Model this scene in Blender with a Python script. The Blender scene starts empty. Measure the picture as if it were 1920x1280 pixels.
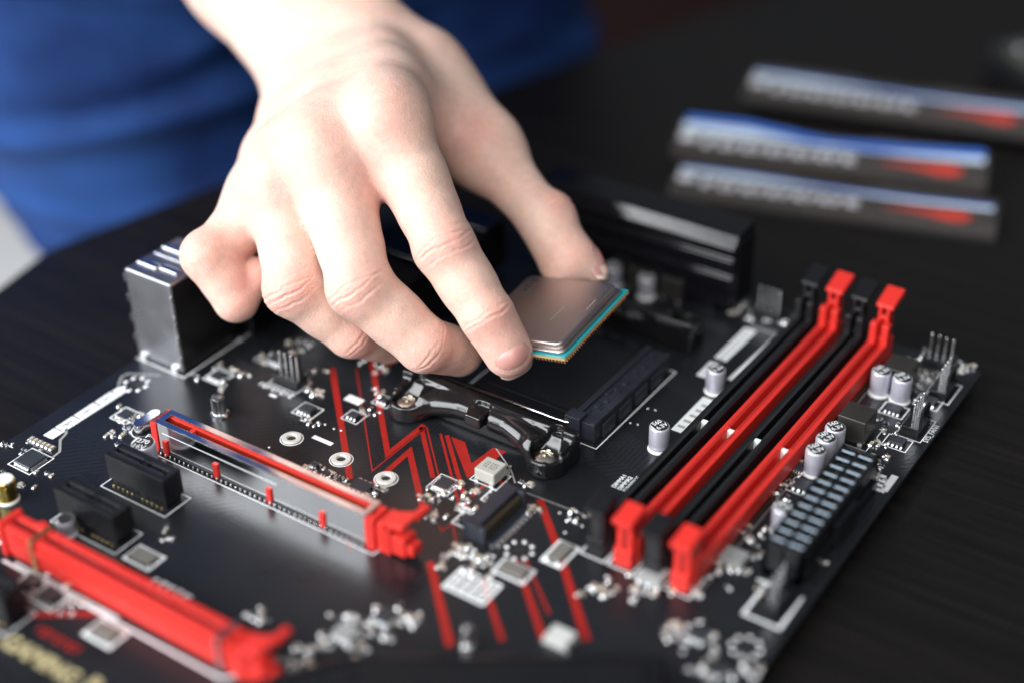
import bpy, bmesh, math, random
import numpy as np
from mathutils import Matrix, Vector, Euler
random.seed(7); np.random.seed(7)
S = 0.001                      # everything below is written in millimetres
scene = bpy.context.scene
C = scene.collection

# ------------------------------------------------------------------ camera
FPX, CAM, ROT = 2853.19, (315.99, -262.25, 291.95), (0.998469, 0.0111525, 0.594307)
W_, H_ = 1920.0, 1280.0
cd = bpy.data.cameras.new('camera'); cam = bpy.data.objects.new('camera', cd); C.objects.link(cam)
cam.location = [v * S for v in CAM]; cam.rotation_euler = ROT
cd.sensor_width = 36; cd.lens = FPX / 1920 * 36
cd.clip_start = 0.02; cd.clip_end = 20
cd.dof.use_dof = True; cd.dof.focus_distance = 0.484; cd.dof.aperture_fstop = 2.5; cd.dof.aperture_blades = 0
scene.camera = cam
# ------------------------------------------------------------------ light
world = bpy.data.worlds.new('World'); scene.world = world; world.use_nodes = True
bg = world.node_tree.nodes['Background']; bg.inputs[0].default_value = (0.82, 0.90, 1.0, 1); bg.inputs[1].default_value = 0.155

def window_light(name, centre, target, sx, sy, watts, col):
    l = bpy.data.lights.new(name, 'AREA'); l.shape = 'RECTANGLE'; l.size = sx; l.size_y = sy
    l.energy = watts; l.color = col
    o = bpy.data.objects.new(name, l); C.objects.link(o); o.location = centre
    o.rotation_euler = (Vector(target) - Vector(centre)).to_track_quat('-Z', 'Y').to_euler()
    return o
# a tall two-pane window to the left of the camera
for k, off in enumerate((-0.42, 0.42)):
    d = Vector((-0.45, -0.77, 0.45)).normalized(); side = Vector((0, 0, 1)).cross(d).normalized()
    p = Vector((0.08, 0.06, 0.0)) + d * 1.9 + side * off
    window_light('window_lamp', p, (0.08, 0.06, 0.0), 0.76, 1.6, 41, (0.96, 0.98, 1.0))
# softer second window high behind the camera
window_light('window_lamp', Vector((0.08, 0.08, 0.0)) + Vector((0.30, -0.62, 0.72)).normalized()*2.1, (0.08, 0.08, 0.0), 1.3, 1.1, 32, (1.0, 0.98, 0.96))
vs = scene.view_settings; vs.view_transform = 'Standard'; vs.look = 'None'; vs.exposure = 0.0; vs.gamma = 1.0
scene.cycles.max_bounces = 8; scene.cycles.caustics_reflective = True
scene.cycles.use_denoising = True

# ------------------------------------------------------------------ helpers
RM = np.array(Euler(ROT).to_matrix())
def un(px, py, z=0.0):
    """photo pixel -> point on the plane at height z"""
    d = RM @ np.array([(px - W_/2)/FPX, -(py - H_/2)/FPX, -1.0]); t = (z - CAM[2]) / d[2]
    return np.array(CAM) + t * d
def dp(px, py, depth):
    """photo pixel at a known distance along the optical axis"""
    return np.array(CAM) + depth * (RM @ np.array([(px - W_/2)/FPX, -(py - H_/2)/FPX, -1.0]))

MATS = {}
def mat(name, col, rough=0.5, metal=0.0, spec=0.5, coat=0.0, var=0.0, vscale=200.0, bump=0.0, bscale=2000.0, rvar=0.0, sss=None, coat_rough=0.1, aniso=None):
    m = bpy.data.materials.new(name); m.use_nodes = True; nt = m.node_tree; N = nt.nodes; Lk = nt.links
    b = N['Principled BSDF']
    b.inputs['Base Color'].default_value = (*col, 1); b.inputs['Roughness'].default_value = rough
    b.inputs['Metallic'].default_value = metal; b.inputs['Specular IOR Level'].default_value = spec
    b.inputs['Coat Weight'].default_value = coat; b.inputs['Coat Roughness'].default_value = coat_rough
    tc = N.new('ShaderNodeTexCoord')
    def noise(sc, det=4):
        n = N.new('ShaderNodeTexNoise'); n.inputs['Scale'].default_value = sc; n.inputs['Detail'].default_value = det
        if aniso:
            mp = N.new('ShaderNodeMapping'); mp.inputs['Scale'].default_value = aniso
            Lk.new(tc.outputs['Object'], mp.inputs['Vector']); Lk.new(mp.outputs['Vector'], n.inputs['Vector'])
        else: Lk.new(tc.outputs['Object'], n.inputs['Vector'])
        return n
    if var:
        n = noise(vscale); r = N.new('ShaderNodeMapRange'); r.inputs['To Min'].default_value = 1 - var; r.inputs['To Max'].default_value = 1 + var
        r.inputs['From Min'].default_value = .3; r.inputs['From Max'].default_value = .7
        Lk.new(n.outputs['Fac'], r.inputs['Value'])
        mx = N.new('ShaderNodeVectorMath'); mx.operation = 'SCALE'; mx.inputs[0].default_value = col
        Lk.new(r.outputs['Result'], mx.inputs['Scale']); Lk.new(mx.outputs['Vector'], b.inputs['Base Color'])
    if rvar:
        n = noise(vscale * .7, 6); r = N.new('ShaderNodeMapRange'); r.inputs['To Min'].default_value = max(.02, rough - rvar); r.inputs['To Max'].default_value = rough + rvar
        r.inputs['From Min'].default_value = .3; r.inputs['From Max'].default_value = .7
        Lk.new(n.outputs['Fac'], r.inputs['Value']); Lk.new(r.outputs['Result'], b.inputs['Roughness'])
    if bump:
        n = noise(bscale, 3); bp = N.new('ShaderNodeBump'); bp.inputs['Strength'].default_value = bump; bp.inputs['Distance'].default_value = 0.0003
        Lk.new(n.outputs['Fac'], bp.inputs['Height']); Lk.new(bp.outputs['Normal'], b.inputs['Normal'])
    if sss:
        b.inputs['Subsurface Weight'].default_value = sss[0]; b.inputs['Subsurface Radius'].default_value = sss[1]; b.inputs['Subsurface Scale'].default_value = sss[2]
    MATS[name] = m; return m

mat('red_plastic', (0.60, 0.026, 0.019), .42, var=.06, vscale=400, bump=.05, bscale=3000)
mat('black_plastic', (0.0065, 0.007, 0.0085), .33, var=.15, bump=.08, bscale=3000, rvar=.06)
mat('black_gloss', (0.008, 0.008, 0.009), .16, spec=.6, rvar=.04, bump=.02, bscale=900)
mat('socket_plastic', (0.021, 0.024, 0.034), .42, var=.2, bump=.2, bscale=2500)
mat('steel', (0.72, 0.73, 0.75), .14, 1, rvar=.05, bump=.01, bscale=500)
mat('brushed_steel', (0.42, 0.43, 0.46), .33, 1, var=.12, vscale=90, rvar=.1, bump=.06, bscale=250)
mat('tin', (0.92, 0.93, 0.94), .28, 1, rvar=.08, bump=.12, bscale=1500)
mat('gold_pin', (0.75, 0.56, 0.26), .28, 1)
mat('gold_can', (0.62, 0.48, 0.13), .2, 1)
mat('sleeve', (0.52, 0.52, 0.60), .34, .45, rvar=.06, var=.05)
mat('print_black', (0.02, 0.02, 0.022), .45)
mat('silk', (0.84, 0.87, 0.89), .55, var=.08, vscale=900)
mat('silk_grey', (0.30, 0.31, 0.30), .5)
mat('red_print', (0.33, 0.013, 0.009), .4, var=.10, vscale=250)
mat('gold_print', (0.42, 0.37, 0.20), .5)
mat('chip', (0.030, 0.034, 0.042), .42, var=.15, bump=.1, bscale=4000)
mat('chip_grey', (0.16, 0.155, 0.14), .45, var=.1)
mat('ceramic', (0.50, 0.42, 0.30), .4, var=.2, vscale=500)
mat('ferrite', (0.055, 0.052, 0.048), .34, .55, var=.12, bump=.12, bscale=2500)
mat('inductor_grey', (0.42, 0.42, 0.38), .5, var=.07, bump=.1)
mat('rib_glint', (0.36, 0.45, 0.54), .4)
mat('white_base', (0.72, 0.73, 0.72), .45)
mat('pcb_teal', (0.012, 0.25, 0.28), .25, coat=.5)
mat('pcb_edge', (0.42, 0.30, 0.13), .5)
mat('nickel', (0.53, 0.48, 0.465), .36, 1, rvar=.05, var=.05, vscale=60, bump=.05, bscale=1200)
mat('label_white', (0.74, 0.77, 0.76), .5, var=.05)
mat('heat_sink', (0.006, 0.006, 0.008), .12, spec=.5, rvar=.04)
mat('ram_dark', (0.050, 0.043, 0.040), .5, var=.15)
mat('ram_silver', (0.80, 0.80, 0.86), .4, .1)
mat('ram_sky_blue', (0.06, 0.20, 0.75), .25, .2)
mat('ram_red', (0.60, 0.05, 0.03), .5)
mat('dark_cabinet', (0.008, 0.002, 0.002), .8, spec=.1)
mat('device_grey', (0.07, 0.07, 0.055), .4)

mat('white_chip', (0.30,0.31,0.31), .4, var=.06)
mat('post_white', (0.70,0.70,0.66), .35, .2)
mat('dark_brown', (0.035,0.025,0.015), .4)

class MB:
    """collects simple solids in millimetres, becomes one mesh"""
    def __init__(s): s.v = []; s.f = []; s.m = []
    def add(s, vs, fs, m=0):
        o = len(s.v); s.v += [tuple(v) for v in vs]; s.f += [[i + o for i in f] for f in fs]; s.m += [m] * len(fs); return s
    def box(s, x0, x1, y0, y1, z0, z1, m=0):
        return s.add([(x0,y0,z0),(x1,y0,z0),(x1,y1,z0),(x0,y1,z0),(x0,y0,z1),(x1,y0,z1),(x1,y1,z1),(x0,y1,z1)],
                     [(3,2,1,0),(4,5,6,7),(0,1,5,4),(1,2,6,5),(2,3,7,6),(3,0,4,7)], m)
    def cbox(s, x, y, z0, dx, dy, h, m=0): return s.box(x-dx/2, x+dx/2, y-dy/2, y+dy/2, z0, z0+h, m)
    def prism(s, poly, z0, z1, m=0):
        n = len(poly)
        return s.add([(p[0],p[1],z0) for p in poly] + [(p[0],p[1],z1) for p in poly],
                     [list(range(n))[::-1], list(range(n, 2*n))] + [(i, (i+1)%n, n+(i+1)%n, n+i) for i in range(n)], m)
    def extrude_x(s, prof, x0, x1, m=0):     # profile (y,z)
        n = len(prof)
        return s.add([(x0,p[0],p[1]) for p in prof] + [(x1,p[0],p[1]) for p in prof],
                     [list(range(n)), list(range(n,2*n))[::-1]] + [(i, n+i, n+(i+1)%n, (i+1)%n) for i in range(n)], m)
    def lathe(s, prof, cx=0, cy=0, n=28, m=0):  # profile (r,z) bottom to top
        vs = []; fs = []
        for r, z in prof:
            for k in range(n): a = 2*math.pi*k/n; vs.append((cx+r*math.cos(a), cy+r*math.sin(a), z))
        for i in range(len(prof)-1):
            for k in range(n): fs.append((i*n+k, i*n+(k+1)%n, (i+1)*n+(k+1)%n, (i+1)*n+k))
        fs.append(tuple(range(n))[::-1]); fs.append(tuple(range((len(prof)-1)*n, len(prof)*n)))
        return s.add(vs, fs, m)
    def tube(s, path, r, n=10, m=0):
        P = [Vector(p) for p in path]; vs = []; fs = []
        for i, p in enumerate(P):
            t = (P[min(i+1, len(P)-1)] - P[max(i-1, 0)]).normalized(); a = t.orthogonal().normalized()
            if i: a = (pa - t * pa.dot(t)).normalized()
            pa = a; b = t.cross(a)
            for k in range(n): q = 2*math.pi*k/n; vs.append(p + (a*math.cos(q) + b*math.sin(q))*r)
        for i in range(len(P)-1):
            for k in range(n): fs.append((i*n+k, i*n+(k+1)%n, (i+1)*n+(k+1)%n, (i+1)*n+k))
        fs.append(tuple(range(n))[::-1]); fs.append(tuple(range((len(P)-1)*n, len(P)*n)))
        return s.add(vs, fs, m)
    def mesh(s, name, mats, smooth=False):
        me = bpy.data.meshes.new(name); me.from_pydata([(a*S,b*S,c*S) for a,b,c in s.v], [], s.f)
        for m in (mats if isinstance(mats, (list, tuple)) else [mats]): me.materials.append(MATS[m])
        me.polygons.foreach_set('material_index', s.m); me.polygons.foreach_set('use_smooth', [smooth]*len(s.f)); me.update()
        bm = bmesh.new(); bm.from_mesh(me); bmesh.ops.recalc_face_normals(bm, faces=bm.faces); bm.to_mesh(me); bm.free()
        return me

def put(name, me, parent=None, loc=(0,0,0), rz=0.0, bevel=0.0, seg=2, smooth_angle=False):
    o = bpy.data.objects.new(name, me); C.objects.link(o); o.location = [v*S for v in loc]; o.rotation_euler = (0,0,rz)
    if parent: o.parent = parent
    if bevel:
        b = o.modifiers.new('bevel', 'BEVEL'); b.width = bevel*S; b.segments = seg; b.limit_method = 'ANGLE'; b.harden_normals = False
    return o
def part(name, mb, mats, parent, loc=(0,0,0), rz=0.0, bevel=0.0, smooth=False, seg=2):
    return put(name, mb.mesh(name, mats, smooth), parent, loc, rz, bevel, seg)
def smooth_by_angle(me, deg=35):
    me.polygons.foreach_set('use_smooth', [True]*len(me.polygons))
    bm = bmesh.new(); bm.from_mesh(me)
    for e in bm.edges:
        e.smooth = not (len(e.link_faces) == 2 and e.calc_face_angle(0) > math.radians(deg))
    bm.to_mesh(me); bm.free()
def lathe_part(name, prof, m, parent, loc=(0,0,0), n=32):
    me = MB().lathe(prof, n=n).mesh(name, m); smooth_by_angle(me); return put(name, me, parent, loc)
def empty(name, loc=(0,0,0)):
    o = bpy.data.objects.new(name, None); C.objects.link(o); o.location = [v*S for v in loc]; o.empty_display_size = .01; return o
def tag(o, label, cat, group=None, kind=None):
    o['label'] = label; o['category'] = cat
    if group: o['group'] = group
    if kind: o['kind'] = kind
    return o
TXT = {}
def text_mesh(txt, size, m, bold=0.0):
    key = (txt, size, m, bold)
    if key not in TXT:
        cu = bpy.data.curves.new('t', 'FONT'); cu.body = txt; cu.size = size*S; cu.align_x = 'CENTER'; cu.align_y = 'CENTER'; cu.offset = bold*S
        cu.resolution_u = 3
        o = bpy.data.objects.new('t', cu); C.objects.link(o)
        dg = bpy.context.evaluated_depsgraph_get(); me = bpy.data.meshes.new_from_object(o.evaluated_get(dg))
        bpy.data.objects.remove(o); me.materials.clear(); me.materials.append(MATS[m]); me.name = 'lettering'; TXT[key] = me
    return TXT[key]
def lettering(txt, size, m, parent, loc, rz=0.0, bold=0.0):
    return put('lettering', text_mesh(txt, size, m, bold), parent, loc, rz)

# ---- signed distance modelling: fields on a grid, surfaced with surface nets
def surface_nets(F, org, h):
    ins = F < 0; c8 = [(a, b, c) for a in (0, 1) for b in (0, 1) for c in (0, 1)]
    sh = np.array(F.shape)-1
    cnt = np.zeros(tuple(sh), np.uint8)
    for a, b, c in c8: cnt += ins[a:a+sh[0], b:b+sh[1], c:c+sh[2]]
    on = (cnt > 0) & (cnt < 8); cells = np.argwhere(on); vid = np.full(on.shape, -1, np.int32); vid[on] = np.arange(len(cells))
    val = np.stack([F[cells[:,0]+a, cells[:,1]+b, cells[:,2]+c] for a, b, c in c8], 1)
    acc = np.zeros((len(cells), 3)); num = np.zeros(len(cells))
    for i, ci in enumerate(c8):
        for j, cj in enumerate(c8):
            if j > i and sum(abs(ci[k]-cj[k]) for k in range(3)) == 1:
                A = val[:, i]; B = val[:, j]; x = (A < 0) != (B < 0); t = np.where(x, A/np.where(x, A-B, 1), 0)
                pt = np.array(ci)[None]+t[:, None]*(np.array(cj)-np.array(ci))[None]; acc += pt*x[:, None]; num += x
    V = (cells+acc/num[:, None])*h+org; quads = []
    for ax in range(3):
        o1, o2 = [(1,2),(2,0),(0,1)][ax]
        q = cells[(cells[:, o1] > 0) & (cells[:, o2] > 0)]; e = np.zeros(3, int); e[ax] = 1
        A = ins[tuple(q.T)]; B = ins[tuple((q+e).T)]; m = A != B; q = q[m]; fl = A[m]
        def at(d1, d2):
            r = q.copy(); r[:, o1] -= d1; r[:, o2] -= d2; return vid[tuple(r.T)]
        k = np.stack([at(1,1), at(0,1), at(0,0), at(1,0)], 1); k[~fl] = k[~fl][:, ::-1]; quads.append(k[(k >= 0).all(1)])
    return V, np.concatenate(quads)
def np_mesh(name, V, Q, m):
    me = bpy.data.meshes.new(name); me.vertices.add(len(V)); me.vertices.foreach_set('co', (V*S).astype(np.float32).ravel())
    me.loops.add(Q.size); me.loops.foreach_set('vertex_index', Q.astype(np.int32).ravel())
    me.polygons.add(len(Q)); me.polygons.foreach_set('loop_start', np.arange(0, Q.size, 4, dtype=np.int32))
    me.polygons.foreach_set('use_smooth', np.ones(len(Q), bool)); me.update(calc_edges=True); me.validate()
    if m: me.materials.append(MATS[m])
    return me
def quad_edges(Q, n):
    E = np.concatenate([Q[:, [0,1]], Q[:, [1,2]], Q[:, [2,3]], Q[:, [3,0]]]).astype(np.int64); E.sort(1)
    key, inv = np.unique(E[:,0]*n+E[:,1], return_inverse=True); return np.stack([key//n, key%n], 1), inv
def relax(V, Q, it, f=.5):
    n = len(V); E, _ = quad_edges(Q, n); deg = np.bincount(E.ravel(), minlength=n)
    for k in range(it):
        A = np.stack([np.bincount(E[:,0], V[E[:,1], a], n)+np.bincount(E[:,1], V[E[:,0], a], n) for a in range(3)], 1)/np.maximum(deg, 1)[:,None]
        V = V+f*(A-V)
    return V
def refine(V, Q):
    n = len(V); E, inv = quad_edges(Q, n); m = len(Q); ev = n+inv.reshape(4, m); fv = n+len(E)+np.arange(m)
    NV = np.concatenate([V, V[E].mean(1), V[Q].mean(1)])
    NQ = np.concatenate([np.stack([Q[:,i], ev[i], fv, ev[(i+3)%4]], 1) for i in range(4)]); return NV, NQ
class Field:
    def __init__(s, lo, hi, h):
        s.h = h; s.lo = np.array(lo, float); n = np.ceil((np.array(hi)-s.lo)/h).astype(int)+1
        s.shape = tuple(n); s.F = np.full(s.shape, 40.0, np.float32)
        s.ax = [(s.lo[i] + h*np.arange(n[i])).astype(np.float32) for i in range(3)]
    def crop(s, lo, hi):                               # a sub-block on the same lattice
        a = np.clip(np.floor((np.array(lo)-s.lo)/s.h).astype(int), 0, np.array(s.shape)-2); b = np.clip(np.ceil((np.array(hi)-s.lo)/s.h).astype(int), a+1, np.array(s.shape))
        f = object.__new__(Field); f.h = s.h; f.lo = s.lo+a*s.h; f.shape = tuple(b-a); f.F = np.full(f.shape, 40.0, np.float32)
        f.sl = tuple(slice(a[i], b[i]) for i in range(3)); f.ax = [s.ax[i][f.sl[i]] for i in range(3)]; return f
    def new(s): return np.full(s.shape, 40.0, np.float32)
    def sub(s, lo, hi):
        a = np.clip(np.floor((np.array(lo)-s.lo)/s.h).astype(int), 0, np.array(s.shape)-1); b = np.clip(np.ceil((np.array(hi)-s.lo)/s.h).astype(int)+1, 1, np.array(s.shape))
        sl = tuple(slice(a[i], b[i]) for i in range(3)); X, Y, Z = np.meshgrid(*[s.ax[i][sl[i]] for i in range(3)], indexing='ij', sparse=True)
        return sl, X, Y, Z
def smin(a, b, k):
    h = np.maximum(k - np.abs(a-b), 0)/k
    return np.minimum(a, b) - h*h*k*0.25
def cone_into(fd, G, a, b, ra, rb, k, flat=None, pad=14):
    """rounded cone from a to b blended into grid G; flat=(normal, factor) squashes it along a normal"""
    a = np.array(a, float); b = np.array(b, float); R = max(ra, rb) + pad
    sl, X, Y, Z = fd.sub(np.minimum(a, b)-R, np.maximum(a, b)+R)
    d = b-a; L2 = d@d
    px, py, pz = X-a[0], Y-a[1], Z-a[2]
    t = np.clip((px*d[0]+py*d[1]+pz*d[2])/max(L2, 1e-9), 0, 1)
    qx, qy, qz = px-t*d[0], py-t*d[1], pz-t*d[2]
    q2 = qx*qx+qy*qy+qz*qz
    if flat is not None:
        n = np.array(flat[0], float); n /= np.linalg.norm(n); s = qx*n[0]+qy*n[1]+qz*n[2]
        q2 = q2 + s*s*((1/flat[1])**2-1)
    D = np.sqrt(q2) - (ra + (rb-ra)*t)
    G[sl] = smin(G[sl], D.astype(np.float32), k) if k else np.minimum(G[sl], D)

# ================================================================== table and floor
def wood_material():
    m = bpy.data.materials.new('black_brown_wood'); m.use_nodes = True; nt = m.node_tree; N = nt.nodes; L = nt.links; b = N['Principled BSDF']
    tc = N.new('ShaderNodeTexCoord'); mp = N.new('ShaderNodeMapping'); mp.inputs['Scale'].default_value = (6, 160, 40); mp.inputs['Rotation'].default_value = (0, 0, math.radians(12)); L.new(tc.outputs['Object'], mp.inputs['Vector'])
    n = N.new('ShaderNodeTexNoise'); n.inputs['Scale'].default_value = 2.2; n.inputs['Detail'].default_value = 7; n.inputs['Roughness'].default_value = .62; L.new(mp.outputs[0], n.inputs['Vector'])
    cr = N.new('ShaderNodeValToRGB'); cr.color_ramp.elements[0].position = .32; cr.color_ramp.elements[1].position = .72
    cr.color_ramp.elements[0].color = (.0012,.0010,.0010,1); cr.color_ramp.elements[1].color = (.0075,.0054,.0043,1); L.new(n.outputs['Fac'], cr.inputs[0]); L.new(cr.outputs[0], b.inputs['Base Color'])
    mr = N.new('ShaderNodeMapRange'); mr.inputs['To Min'].default_value = .38; mr.inputs['To Max'].default_value = .58; L.new(n.outputs['Fac'], mr.inputs['Value']); L.new(mr.outputs[0], b.inputs['Roughness'])
    b.inputs['Specular IOR Level'].default_value = .4
    bp = N.new('ShaderNodeBump'); bp.inputs['Strength'].default_value = .25; bp.inputs['Distance'].default_value = .0004; L.new(n.outputs['Fac'], bp.inputs['Height']); L.new(bp.outputs[0], b.inputs['Normal'])
    MATS['wood'] = m
wood_material()
mat('floor_tile', (.88,.89,.90), .5, var=.05, vscale=8)
TZ = -6.0
# table edge on the person's side runs (-131,42) -> (-40,425)
e0 = np.array([-130.7, 41.6]); ed = np.array([90.7, 383.9]); ed /= np.linalg.norm(ed); en = np.array([ed[1], -ed[0]])
cor = [np.array(q) for q in ((-47,-350),(-132.9,43.5),(-139.2,70),(-139.4,78),(-121.8,162.3),(-58.9,380),(60,800),(900,620),(900,-520),(-30,-520))]
table = part('table', MB().prism([tuple(c) for c in cor][::-1], TZ-34, TZ), 'wood', None, bevel=1.2); table['kind'] = 'structure'
floor = part('floor', MB().box(-4000, 3000, -3000, 4500, -770, -750), 'floor_tile', None); floor['kind'] = 'structure'

mat('screw_metal', (0.66, 0.62, 0.55), .25, 1, rvar=.08, bump=.08, bscale=900)

mat('dark_red', (0.22, 0.008, 0.006), .5)

# ================================================================== the motherboard
board = empty('motherboard', (0, 0, TZ))
tag(board, 'black and red computer motherboard lying flat on the dark table', 'motherboard')
BZ = -TZ            # children sit in the empty's frame: board top is BZ above the table
def bp(name, mb, mats, loc=(0,0,0), rz=0.0, bevel=0.0, parent=None, smooth=False, seg=2):
    if parent is None: loc = (loc[0], loc[1], loc[2]+BZ)
    return part(name, mb, mats, parent or board, loc, rz, bevel, smooth, seg)
def bput(name, me, loc=(0,0,0), rz=0.0, bevel=0.0, parent=None):
    if parent is None: loc = (loc[0], loc[1], loc[2]+BZ)
    return put(name, me, parent or board, loc, rz, bevel)
def pcb_material():
    m = bpy.data.materials.new('black_circuit_board'); m.use_nodes = True; nt = m.node_tree; N = nt.nodes; L = nt.links; b = N['Principled BSDF']
    tc = N.new('ShaderNodeTexCoord')
    def trace(rot, freq, seed):
        mp = N.new('ShaderNodeMapping'); mp.inputs['Rotation'].default_value = (0,0,rot); L.new(tc.outputs['Object'], mp.inputs['Vector'])
        w = N.new('ShaderNodeTexWave'); w.inputs['Scale'].default_value = freq; w.inputs['Distortion'].default_value = 0; L.new(mp.outputs[0], w.inputs['Vector'])
        n = N.new('ShaderNodeTexVoronoi'); n.inputs['Scale'].default_value = 42; n.inputs['Randomness'].default_value = .9
        mp2 = N.new('ShaderNodeMapping'); mp2.inputs['Location'].default_value = (seed, seed*.7, 0); mp2.inputs['Rotation'].default_value = (0,0,rot); mp2.inputs['Scale'].default_value = (.6,1.6,1); L.new(tc.outputs['Object'], mp2.inputs['Vector']); L.new(mp2.outputs[0], n.inputs['Vector'])
        n.distance = 'CHEBYCHEV'
        sp = N.new('ShaderNodeSeparateColor'); L.new(n.outputs['Color'], sp.inputs[0])
        g = N.new('ShaderNodeMath'); g.operation = 'GREATER_THAN'; L.new(sp.outputs[0], g.inputs[0]); g.inputs[1].default_value = .62
        mu = N.new('ShaderNodeMath'); mu.operation = 'MULTIPLY'; L.new(w.outputs['Fac'], mu.inputs[0]); L.new(g.outputs[0], mu.inputs[1]); return mu
    t1 = trace(0, 190, .1); t2 = trace(math.pi/2, 190, .5); t3 = trace(math.pi/4, 160, .9)
    a = N.new('ShaderNodeMath'); a.operation = 'MAXIMUM'; L.new(t1.outputs[0], a.inputs[0]); L.new(t2.outputs[0], a.inputs[1])
    a2 = N.new('ShaderNodeMath'); a2.operation = 'MAXIMUM'; L.new(a.outputs[0], a2.inputs[0]); L.new(t3.outputs[0], a2.inputs[1])
    mx = N.new('ShaderNodeMix'); mx.data_type = 'RGBA'; mx.inputs[6].default_value = (.0085,.0095,.012,1); mx.inputs[7].default_value = (.0125,.0145,.018,1); L.new(a2.outputs[0], mx.inputs[0]); L.new(mx.outputs[2], b.inputs['Base Color'])
    nz = N.new('ShaderNodeTexNoise'); nz.inputs['Scale'].default_value = 45; nz.inputs['Detail'].default_value = 6; L.new(tc.outputs['Object'], nz.inputs['Vector'])
    mr = N.new('ShaderNodeMapRange'); mr.inputs['To Min'].default_value = .20; mr.inputs['To Max'].default_value = .40; L.new(nz.outputs['Fac'], mr.inputs['Value']); L.new(mr.outputs[0], b.inputs['Roughness'])
    bmp = N.new('ShaderNodeBump'); bmp.inputs['Strength'].default_value = .35; bmp.inputs['Distance'].default_value = .00005; L.new(a2.outputs[0], bmp.inputs['Height']); L.new(bmp.outputs[0], b.inputs['Normal'])
    b.inputs['Specular IOR Level'].default_value = .55
    MATS['pcb'] = m
pcb_material()
XL, XR, YB, YT = -44.2, 205.0, -121.0, 184.0
cr = 3.0; rim = []
for cx, cy, a0 in ((XR-cr,YT-cr,0),(XL+cr,YT-cr,90),(XL+cr,YB+cr,180),(XR-cr,YB+cr,270)):
    for k in range(6): a = math.radians(a0+k*18); rim.append((cx+cr*math.cos(a), cy+cr*math.sin(a)))
pcb = bp('circuit_board', MB().prism(rim, -1.6, 0), 'pcb', bevel=.15)
bp('back_plate', MB().box(64,112,60,142,TZ,-1.6), 'steel'); bp('back_foot', MB().box(-30,-14,-100,-84,TZ,-1.6), 'black_plastic')
bp('back_foot', MB().box(180,196,-100,-84,TZ,-1.6), 'black_plastic'); bp('back_foot', MB().box(-36,-20,150,166,TZ,-1.6), 'black_plastic'); bp('back_foot', MB().box(186,198,60,72,TZ,-1.6), 'black_plastic')

# ---- flat print on the board (white, red, grey)
def strip(pts, w, m='silk', z=.05, name='printed_line', closed=False):
    """a printed band of width w mm along a polyline in board mm"""
    P = [Vector((p[0], p[1], 0)) for p in pts]; n = len(P); Lft = []; Rgt = []
    for i in range(n):
        d0 = (P[i]-P[i-1]).normalized() if (i or closed) else None; d1 = (P[(i+1)%n]-P[i]).normalized() if (i < n-1 or closed) else None
        d0 = d0 or d1; d1 = d1 or d0
        nn = Vector((-(d0.y+d1.y), d0.x+d1.x, 0)); nn.normalize(); k = max(.35, nn.dot(Vector((-d0.y, d0.x, 0))))
        Lft.append(P[i]+nn*(w/2/k)); Rgt.append(P[i]-nn*(w/2/k))
    vs = [(v.x, v.y, z) for v in Lft+Rgt]; fs = [(i, i+1, n+i+1, n+i) for i in range(n-1)] + ([(n-1, 0, n, 2*n-1)] if closed else [])
    mb = MB().add(vs, fs); return part(name, mb, m, pcb)
def pstrip(pxs, w, m='silk', z=.05, name='printed_line', closed=False): return strip([un(*p)[:2] for p in pxs], w, m, z, name, closed)
def patch(x, y, dx, dy, m='silk', z=.05, name='printed_block', rz=0):
    return put(name, MB().box(-dx/2, dx/2, -dy/2, dy/2, 0, z).mesh(name, m), pcb, (x, y, .01), rz)
def ppatch(px, py, dx, dy, m='silk', **k): q = un(px, py); return patch(q[0], q[1], dx, dy, m, **k)
def outline(x0, x1, y0, y1, w=.4, m='silk'): return strip([(x0,y0),(x1,y0),(x1,y1),(x0,y1)], w, m, closed=True)
def ring(x, y, r0, r1, m, z=.06, name='printed_ring', n=28):
    vs = []; 
    for r in (r0, r1):
        for k in range(n): a = 2*math.pi*k/n; vs.append((r*math.cos(a), r*math.sin(a), z))
    return put(name, MB().add(vs, [(k, (k+1)%n, n+(k+1)%n, n+k) for k in range(n)]).mesh(name, m), pcb, (x, y, 0))

RED = [  # photo pixels along each red band, width in mm
 ([(623,690),(656,897)], 2.1), ([(668,690),(698,882),(796,803)], .45), ([(692,650),(727,850),(795,796)], 1.9),
 ([(700,905),(768,845),(792,950)], 2.0), ([(790,800),(812,895)], 1.5), ([(800,800),(826,905)], .5), ([(826,812),(864,958)], .8), ([(838,815),(886,985)], 1.4),
 ([(806,1052),(844,1210)], 2.3), ([(1012,935),(1052,1045),(1100,1200)], 2.3), ([(905,1085),(942,1200)], 1.6), ([(968,1050),(1020,1200)], 1.9), ([(985,1048),(1030,1150)], .8),
 ([(884,930),(930,890)], 1.0), ([(824,985),(828,995),(848,980),(858,1030)], .6), ([(938,895),(945,930)], 1.0), ([(645,1005),(660,1030)], .5),
 ([(60,1152),(200,1148)], 2.0), ([(705,705),(770,650)], .8), ([(640,560),(640,640)], 1.0)]
for pts, w in RED: pstrip(pts, w, 'red_print', .035, 'red_stripe')
vpts = [un(*p)[:2] for p in ((846,818),(872,828),(884,868),(925,838),(950,846),(876,896))]
part('red_stripe', MB().add([(x, y, .035) for x, y in vpts], [(0,1,2,5),(2,3,4,5)]), 'red_print', pcb)

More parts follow.
